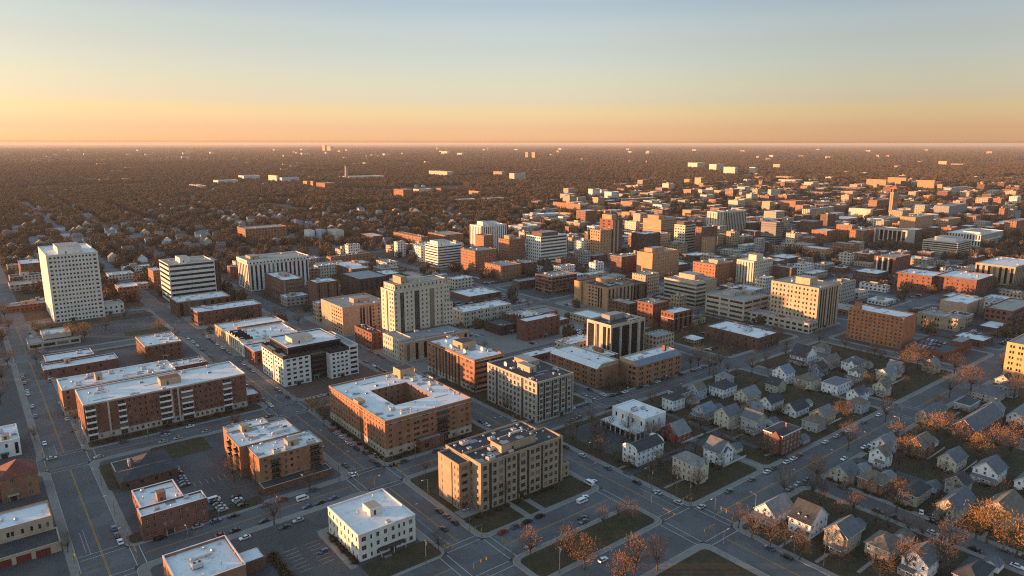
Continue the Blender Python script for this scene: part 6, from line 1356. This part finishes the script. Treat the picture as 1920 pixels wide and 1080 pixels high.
        for c_, op, val in ((ge, 'GREATER_EQUAL', lo), (le, 'LESS_EQUAL', hi)):
            c_.data_type = 'INT'; c_.operation = op; L(ridx.outputs[2], c_.inputs[2]); c_.inputs[3].default_value = val
        L(ge.outputs[0], an.inputs[0]); L(le.outputs[0], an.inputs[1]); L(an.outputs[0], io.inputs['Selection']); L(io.outputs[0], jn.inputs[0])
    L(jn.outputs[0], go.inputs[0])
    md = o.modifiers.new('woods', 'NODES'); md.node_group = ng
    return len(pts)
print('forest points', forest(), 'trees', NT[0])
# ------------------------------------------------------------------ cars
def car_parts(paint, van=False):
    b = MB(); 
    if van: prof = [(-2.6, .35), (2.7, .35), (2.75, .95), (2.1, 1.2), (1.6, 2.0), (1.3, 2.15), (-2.5, 2.15), (-2.65, 1.9)]; hw = .98
    else: prof = [(-2.2, .35), (2.2, .35), (2.28, .62), (2.1, .82), (1.0, .95), (-1.55, .98), (-2.15, .92), (-2.28, .6)]; hw = .9
    n = len(prof)
    def wd(z): return hw - (.0 if z < 1 else (z - 1) * .1)
    for i in range(n):
        p, q = prof[i], prof[(i + 1) % n]; b.q([(p[0], -wd(p[1]), p[1]), (q[0], -wd(q[1]), q[1]), (q[0], wd(q[1]), q[1]), (p[0], wd(p[1]), p[1])], paint)
    for s in (-1, 1): b.q([(x, s * wd(z), z) for x, z in prof], paint)
    gl = MB()
    if not van:
        r = [(-1.05, 1.42), (.35, 1.42)]
        b.box(-1.0, -.66, 1.40, .3, .66, 1.45, paint)
        base = [(-1.75, .97), (1.05, .95)]
        gl.q([(.34, -.68, 1.41), (.34, .68, 1.41), (1.05, .8, .955), (1.05, -.8, .955)], 'car_glass'); gl.q([(-1.04, .68, 1.41), (-1.04, -.68, 1.41), (-1.75, -.8, .985), (-1.75, .8, .985)], 'car_glass')
        for s in (-1, 1): gl.q([(-1.75, s * .8, .985), (1.05, s * .8, .955), (.34, s * .68, 1.41), (-1.04, s * .68, 1.41)], 'car_glass')
    else:
        gl.q([(2.06, -.8, 1.24), (2.06, .8, 1.24), (1.64, .78, 1.96), (1.64, -.78, 1.96)], 'car_glass')
        for s in (-1, 1): gl.q([(.5, s * .975, 1.25), (1.75, s * .975, 1.25), (1.5, s * .9, 1.9), (.5, s * .9, 1.9)], 'car_glass'); gl.q([(-2.4, s * .975, 1.3), (.3, s * .975, 1.3), (.3, s * .9, 1.9), (-2.4, s * .9, 1.9)], 'car_glass')
    return b.mesh('body'), gl.mesh('glazing')
_w = MB(); _w.tube((0, -.1, 0), (0, .1, 0), .33, .33, 'rubber', 10); _w.q([(.33 * math.cos(i * .628), -.1, .33 * math.sin(i * .628)) for i in range(10)], 'rubber'); _w.q([(.18 * math.cos(i * 1.047), -.106, .18 * math.sin(i * 1.047)) for i in range(6)], 'metal'); _w.q([(.18 * math.cos(i * 1.047), .106, .18 * math.sin(i * 1.047)) for i in range(6)], 'metal'); WHEEL = _w.mesh('wheel')
PT = ['car_black', 'car_white', 'car_silver', 'car_grey', 'car_red', 'car_blue']
CARM = {p: car_parts(p) for p in PT}; VAN = car_parts('car_white', True)
NC = [0]
rc = random.Random(3)
def car(x, y, rz, p=None, van=False, state='parked', z=.04):
    p = p or rc.choices(PT, (5, 4, 3, 4, .6, .8))[0]
    bm_, gm = VAN if van else CARM[p]; nm = 'van' if van else 'car'
    col = dict(car_black='black', car_white='white', car_silver='silver', car_grey='dark grey', car_red='red', car_blue='blue')[p] if not van else 'white'
    t = thing(nm, (x, y, z), say(f'{col} {nm} {state}', x, y), nm, 'cars on the streets and lots', rz); NC[0] += 1
    inst('body', bm_, t); inst('glazing', gm, t)
    if math.hypot(x, y) < 400:
        for a in (-1.35, 1.4):
            for s in (-1, 1): inst('wheel', WHEEL, t, (a, s * (.84 if not van else .92), .33))
def prow(ax, c, a, b, gap, prob, flip=1, z=.05):
    q = a
    while q < b:
        if rc.random() < prob:
            x, y = (c + rc.uniform(-.15, .15), q) if ax else (q, c + rc.uniform(-.15, .15))
            if visible(x, y, 5): car(x, y, (math.pi / 2 if ax else 0) + (math.pi if flip < 0 else 0), state='parked at the kerb', z=z)
        q += gap * rc.uniform(.95, 1.1)
prow(1, 33.9, 292, 312, 6, .8); prow(1, 33.9, 400, 590, 6.2, .4); prow(1, 20.2, 420, 560, 6.5, .35, -1); prow(1, 33.9, 616, 720, 7, .4)
prow(1, 145.9, 290, 350, 5.8, .9); prow(1, 145.8, 210, 240, 6, .6); prow(1, 132.7, 400, 500, 6.2, .5, -1); prow(1, 145.9, 402, 600, 6.3, .6); prow(1, 132.7, 520, 600, 6.5, .5, -1); prow(1, 132.7, 292, 375, 7, .3, -1)
prow(1, 231.8, 175, 262, 6, .35); prow(1, 217.2, 290, 378, 6, .75, -1); prow(1, 231.8, 290, 378, 6, .6); prow(1, 217.2, 402, 500, 6, .55, -1); prow(1, 231.8, 402, 500, 6.2, .5); prow(1, 231.5, 60, 140, 7, .3); prow(1, 217.3, 40, 140, 7, .3, -1)
prow(0, 284.8, 152, 214, 6, .6, z=.06); prow(0, 284.8, 240, 288, 6, .7, z=.06); prow(0, 284.8, 306, 415, 6, .75, z=.06); prow(0, 272.2, 240, 290, 6, .5, -1, .06); prow(0, 272.3, 60, 128, 6, .45, -1, .06); prow(0, 284.8, 40, 128, 7, .35, z=.06)
prow(0, 203.8, 150, 212, 6.3, .5, z=.06); prow(0, 189.3, 152, 212, 7, .4, -1, .06); prow(0, 167.2, 240, 300, 6, .5, z=.06); prow(0, 167.2, 306, 416, 6, .35, z=.06); prow(0, 151.3, 240, 415, 7, .3, -1, .06); prow(0, 396.8, 40, 128, 6.5, .4, z=.06); prow(0, 384.3, 40, 128, 7, .5, -1, .06); prow(0, 396.8, 150, 214, 6.2, .4, z=.06)
prow(1, 302.2, -40, 140, 6.5, .45); prow(1, 293.2, -40, 140, 7, .3, -1); prow(1, 428.8, 175, 265, 7, .4); prow(1, 419.2, 20, 145, 7, .35, -1); prow(1, 302.4, 290, 380, 6, .5); prow(1, 293.2, 290, 380, 6.5, .4, -1)
for px, py, rz, p, st in ((833, 994, 90, 'car_black', 'driving on the avenue'), (460, 1011, 180, 'car_white', 'turning on the cross street'), (535, 991, 180, 'car_black', 'waiting on the cross street'), (560, 978, 180, 'car_silver', 'parked by the corner'), (1131, 1052, 0, 'car_white', 'driving on the side street'), (1316, 952, 0, 'car_silver', 'stopped at the corner'), (1093, 973, 0, 'car_black', 'driving below the tan block'), (98, 862, 0, 'car_silver', 'crossing at the left corner'), (686, 851, 90, 'car_black', 'stopped before the crossing'), (608, 1036, 25, 'car_blue', 'parked alone in the lot'), (1112, 905, 0, 'car_white', 'parked at the kerb'), (1667, 767, 0, 'car_white', 'driving at the wide corner'), (1728, 962, 20, 'car_white', 'parked on a driveway'), (1232, 862, 0, 'car_white', 'parked on the drive'), (1117, 811, 90, 'car_black', 'parked in the hall lot'), (312, 818, 0, 'car_silver', 'stopped on the street'), (660, 892, 90, 'car_white', 'waiting on the avenue')):
    x, y = un(px, py); car(x, y, R(rz), p, state=st)
for px, py, rz in ((1092, 942, 0), (568, 938, 0), (402, 940, 0), (1105, 908, 90)):
    x, y = un(px, py); car(x, y, R(rz), None, True, 'parked at the kerb' if px != 402 else 'parked in the lot')
x, y = un(370, 868)
for i in range(9):
    if i % 5 != 4: car(66.5 + rc.uniform(-.2, .2), 326 + i * 3.0, 0, state='parked in a lot row', z=.15)
for i in range(5): car(73 + rc.uniform(-.2, .2), 292 + i * 3.1, 0, state='parked behind the brick office', z=.15)
for i in range(4): car(81 + rc.uniform(-.2, .2), 291 + i * 3.1, 0, state='parked behind the brick office', z=.15)
_d = [f for f in FOOT if abs(f[4] - 6.8) < .4 and 540 < f[0] < 555]
if _d:
    for i in range(3):
        for j in range(5): car(_d[0][0] + 7 + i * 11, _d[0][1] + 11.5 + j * 2.9, 0, state='parked on the deck roof', z=_d[0][4] - 1.05)
for (x0, y0, x1, y1) in ((310, 350, 345, 380), (388, 400, 425, 410), (490, 340, 525, 380), (616, 300, 735, 380), (616, 175, 690, 205), (455, 520, 500, 530), (240, 420, 290, 424), (610, 400, 700, 440), (760, 180, 860, 260), (760, 390, 870, 500), (560, 580, 600, 600), (150, 580, 210, 598), (66, 652, 122, 674), (150, 518, 200, 560)):
    y = y0
    while y < y1:
        x = x0
        while x < x1:
            if rc.random() < .45 and free(x, y, 3) and not onroad(x, y, x, y) and NC[0] < 300: car(x, y, math.pi / 2, state='parked in a downtown lot', z=.16)
            x += 2.9
        y += 9
# garages, fences and sheds behind the houses
NG = 0
for s in HS:
    X0, Y0, X1, Y1, hh = foot(s[:5])
    gx_, gy_ = X1 + rc.uniform(4, 8), Y0 + rc.uniform(-1, 4)
    if visible(gx_, gy_, 0) and clear(gx_, gy_, gx_ + 6, gy_ + 5.5, .6) and not onroad(gx_, gy_, gx_ + 6, gy_ + 5.5, 1):
        t = thing('garage', (gx_, gy_, .1), say('small gabled garage', gx_, gy_, 2), 'garage', 'garages behind the houses'); k = rc.choice(('siding_white', 'siding_grey', 'siding_tan', 'siding_cream')); r_ = rc.choice(('shingle_slate', 'shingle_grey', 'shingle_brown'))
        m = MB(); m.box(0, 0, 0, 6, 5.5, 2.5, k); [m.q([(x, 0, 2.5), (x, 5.5, 2.5), (x, 2.75, 4.0)], k) for x in (0, 6)]; m.build('wall', t)
        m = MB(); m.q([(-.3, -.3, 2.4), (6.3, -.3, 2.4), (6.3, 2.75, 4.1), (-.3, 2.75, 4.1)], r_); m.q([(-.3, 2.75, 4.1), (6.3, 2.75, 4.1), (6.3, 5.8, 2.4), (-.3, 5.8, 2.4)], r_); m.build('roof', t)
        m = MB(); m.box(-.05, 1.2, 0, -.004, 4.2, 2.2, 'frame_white'); m.build('door', t); FOOT.append((gx_, gy_, gx_ + 6, gy_ + 5.5, 3, 0, 0, 0, 0, 1e9)); NG += 1
    fx, fy, L = X0 + 1, Y0 - 1.6, X1 - X0 + 8
    if visible(fx, fy, 0) and clear(fx, fy - .1, fx + L, fy + .1, .2) and not onroad(fx, fy, fx + L, fy, .5) and rc.random() < .75:
        t = thing('yard_fence', (fx, fy, .12), say(('pale' if NG % 2 else 'brown') + ' wooden yard fence', fx + L / 2, fy, 1), 'fence', 'fences between the yards'); k = 'frame_white' if NG % 2 else 'wood_pole'
        m = MB(); [m.box(i * 2.4, -.06, 0, i * 2.4 + .12, .06, 1.35, k) for i in range(int(L / 2.4) + 1)]; m.build('posts' if False else 'post_row', t)
        m = MB(); m.box(0, -.02, .12, L, .02, 1.2, k, True); m.build('boards', t)
# the many more cars in farther lots, too small to tell apart
fm = MB(); _k = 0
for _ in range(12000):
    if _k > 1500: break
    x, y = rc.uniform(300, 1100), rc.uniform(170, 800)
    if not visible(x, y) or math.hypot(x, y) < 520 or not urban_ok(*pr(x, y)): continue
    rows = rc.randint(3, 9)
    if not (clear(x - 3, y - 3, x + rows * 2.9 + 3, y + 4, 1) and not onroad(x, y, x + rows * 2.9, y, 2)): continue
    for i in range(rows):
        if rc.random() < .3: continue
        p = rc.choices(PT, (5, 4, 3, 4, .6, .8))[0]; a = x + i * 2.9
        fm.box(a - .9, y - 2.2, .4, a + .9, y + 2.2, .95, p); fm.box(a - .72, y - 1.4, .95, a + .72, y + .9, 1.38, 'car_glass'); fm.box(a - .66, y - 1.0, 1.38, a + .66, y + .4, 1.43, p); _k += 1
o = fm.build('distant_cars', kind='stuff'); o['label'] = 'specks of parked cars filling the far downtown lots'; o['category'] = 'cars'
# ------------------------------------------------------------------ lamps, signals, poles, shrubs
def lamp_mesh():
    p = MB(); p.tube((0, 0, 0), (0, 0, 9), .12, .08, 'pole_metal', 6); p.tube((0, 0, 0), (0, 0, .6), .22, .2, 'concrete', 6)
    a = MB(); a.tube((0, 0, 8.8), (1.2, 0, 9.3), .06, .05, 'pole_metal', 5); a.tube((1.2, 0, 9.3), (2.4, 0, 9.35), .05, .05, 'pole_metal', 5)
    h = MB(); h.box(2.2, -.18, 9.2, 3.1, .18, 9.42, 'galv', True); h.q([(2.3, -.14, 9.19), (3.0, -.14, 9.19), (3.0, .14, 9.19), (2.3, .14, 9.19)], 'sign_white')
    return p.mesh('pole'), a.mesh('arm'), h.mesh('lamp_head')
LMP = lamp_mesh()
def lamp(x, y, rz):
    if not visible(x, y, 10) or not free(x, y, .3): return
    t = thing('street_lamp', (x, y, .12), say('slim metal street lamp', x, y, 5), 'street lamp', 'street lamps along the kerbs', rz)
    for n_, m_ in zip(('pole', 'arm', 'lamp_head'), LMP): inst(n_, m_, t)
def sig_mesh():
    p = MB(); p.tube((0, 0, 0), (0, 0, 6.2), .14, .1, 'pole_metal', 6); a = MB(); a.tube((0, 0, 5.9), (6.5, 0, 6.3), .08, .05, 'pole_metal', 5)
    h = MB()
    h.box(-.2, -.22, 0, .2, .22, 1.1, 'signal_yellow', True)
    for i, c in enumerate(('black', 'black', 'red_paint')):
        for f in (-.226, .226): h.q([(-.12, f, .12 + i * .33), (.12, f, .12 + i * .33), (.12, f, .36 + i * .33), (-.12, f, .36 + i * .33)], c)
    h.box(-.32, -.02, -.1, .32, .02, 1.2, 'black')
    return p.mesh('pole'), a.mesh('mast_arm'), h.mesh('signal_head')
SG = sig_mesh()
def signal(x, y, rz):
    t = thing('traffic_light', (x, y, .12), say('yellow-headed traffic light on a mast', x, y, 5), 'traffic light', 'traffic lights at the crossings', rz)
    inst('pole', SG[0], t); inst('mast_arm', SG[1], t)
    for q in (3.4, 5.9): inst('signal_head', SG[2], t, (q, 0, 5.0))
    inst('signal_head', SG[2], t, (.35, 0, 3.2))
for (x0, x1, y0, y1) in ((131.5, 147, 188, 205), (131.5, 147, 271, 286), (216, 233, 150, 168.5), (19, 35, 271, 286), (19, 35, 383, 398), (131.5, 147, 383, 398), (216, 233, 271, 286)):
    signal(x0 - 1.2, y0 - 1.2, 0); signal(x1 + 1.2, y0 - 1.2, R(90)); signal(x1 + 1.2, y1 + 1.2, R(180)); signal(x0 - 1.2, y1 + 1.2, R(270))
for y in range(215, 600, 32): lamp(36.2, y + 7, R(180)); lamp(148.2, y, R(180)); lamp(130.3, y + 16, 0)
for y in range(60, 380, 36): lamp(214.8, y + 8, 0); lamp(234.4, y + 26, R(180))
for x in range(50, 420, 36): lamp(x + 4, 269.8, R(90)); lamp(x + 20, 287.3, R(-90))
for x in range(250, 420, 34): lamp(x, 148.8, R(90))
def pole_thing(px, py):
    x, y = un(px, py)
    t = thing('utility_pole', (x, y, .1), say('weathered wooden utility pole', x, y, 5), 'utility pole', 'utility poles by the streets')
    m = MB(); m.tube((0, 0, 0), (0, 0, 11), .17, .12, 'wood_pole', 6); m.build('post', t); m = MB(); m.box(-.08, -1.2, 10.1, .08, 1.2, 10.25, 'wood_pole', True); m.tube((.25, 0, 8.6), (.25, 0, 9.5), .25, .25, 'galv', 7); m.build('crossarm', t)
for p in ((800, 1062), (1545, 1060), (1222, 922), (1268, 931), (1293, 948), (780, 868), (1688, 795), (1050, 1075), (1145, 1075), (280, 832), (637, 905)): pole_thing(*p)
def shrub_mesh(seed):
    r = random.Random(seed); m = MB()
    for _ in range(420):
        o = Vector((r.gauss(0, .55), r.gauss(0, .55), abs(r.gauss(.45, .3)))); s = r.uniform(.1, .2); d = Vector((r.gauss(0, 1), r.gauss(0, 1), r.gauss(.3, 1))).normalized(); u = d.orthogonal().normalized() * s; v = d.cross(u)
        m.q([o - u, o + v, o + u * .8, o - v], r.choice(('leaf_green', 'leaf_green', 'twig_brown')))
    k = MB(); k.tube((0, 0, 0), (.05, 0, .5), .06, .03, 'bark', 4)
    return m.mesh('foliage'), k.mesh('stem')
SH = [shrub_mesh(i) for i in range(3)]
def shrub(x, y, s):
    f_, k_ = rc.choice(SH); t = thing('shrub', (x, y, .15), say('dark clipped shrub', x, y), 'shrub', 'shrubs around the buildings', rc.uniform(0, 6)); t.scale = (s, s, s * .9)
    inst('foliage', f_, t); inst('stem', k_, t)
for i in range(8): shrub(100.9 + rc.uniform(-.3, .3), 222 + i * 3.1, rc.uniform(1.0, 1.5))
for i in range(9): shrub(77.5 + rc.uniform(-.5, .5), 226 + i * 2.4, rc.uniform(1.2, 1.7))
for i in range(10): shrub(151 + i * 5.2, 219.5 + rc.uniform(-.6, .6), rc.uniform(.9, 1.5))
for i in range(12): shrub(42 + i * 6.8, 404.5 + rc.uniform(-.6, .6), rc.uniform(1.2, 1.9))
for i in range(9): shrub(150.2, 298 + i * 6.5, rc.uniform(1, 1.6))
for i in range(8): shrub(158 + i * 5.5, 292 + rc.uniform(-.5, .5), rc.uniform(1, 1.5))
for s in HS:
    X0, Y0, X1, Y1, h = foot(s[:5])
    for k in range(4): 
        x, y = X0 - rc.uniform(.8, 1.6) - (3 if s[10].get('porch') else 0), Y0 + rc.uniform(-.1, 1.1) * max(6.5, Y1 - Y0)
        if visible(x, y, 0): shrub(x, y, rc.uniform(.8, 1.4))
# ------------------------------------------------------------------ the air
m, t, b = newmat('haze_air'); t.nodes.remove(b); v = N(t, 'ShaderNodeVolumePrincipled'); v.inputs['Color'].default_value = (.70, .67, .64, 1); v.inputs['Density'].default_value = HAZE; v.inputs['Anisotropy'].default_value = .12
t.links.new(v.outputs[0], t.nodes['Material Output'].inputs['Volume'])
hz = MB(); hz.box(-60000, -60000, -2, 60000, 60000, 162, 'haze_air', True); o = hz.build('haze', kind='stuff')
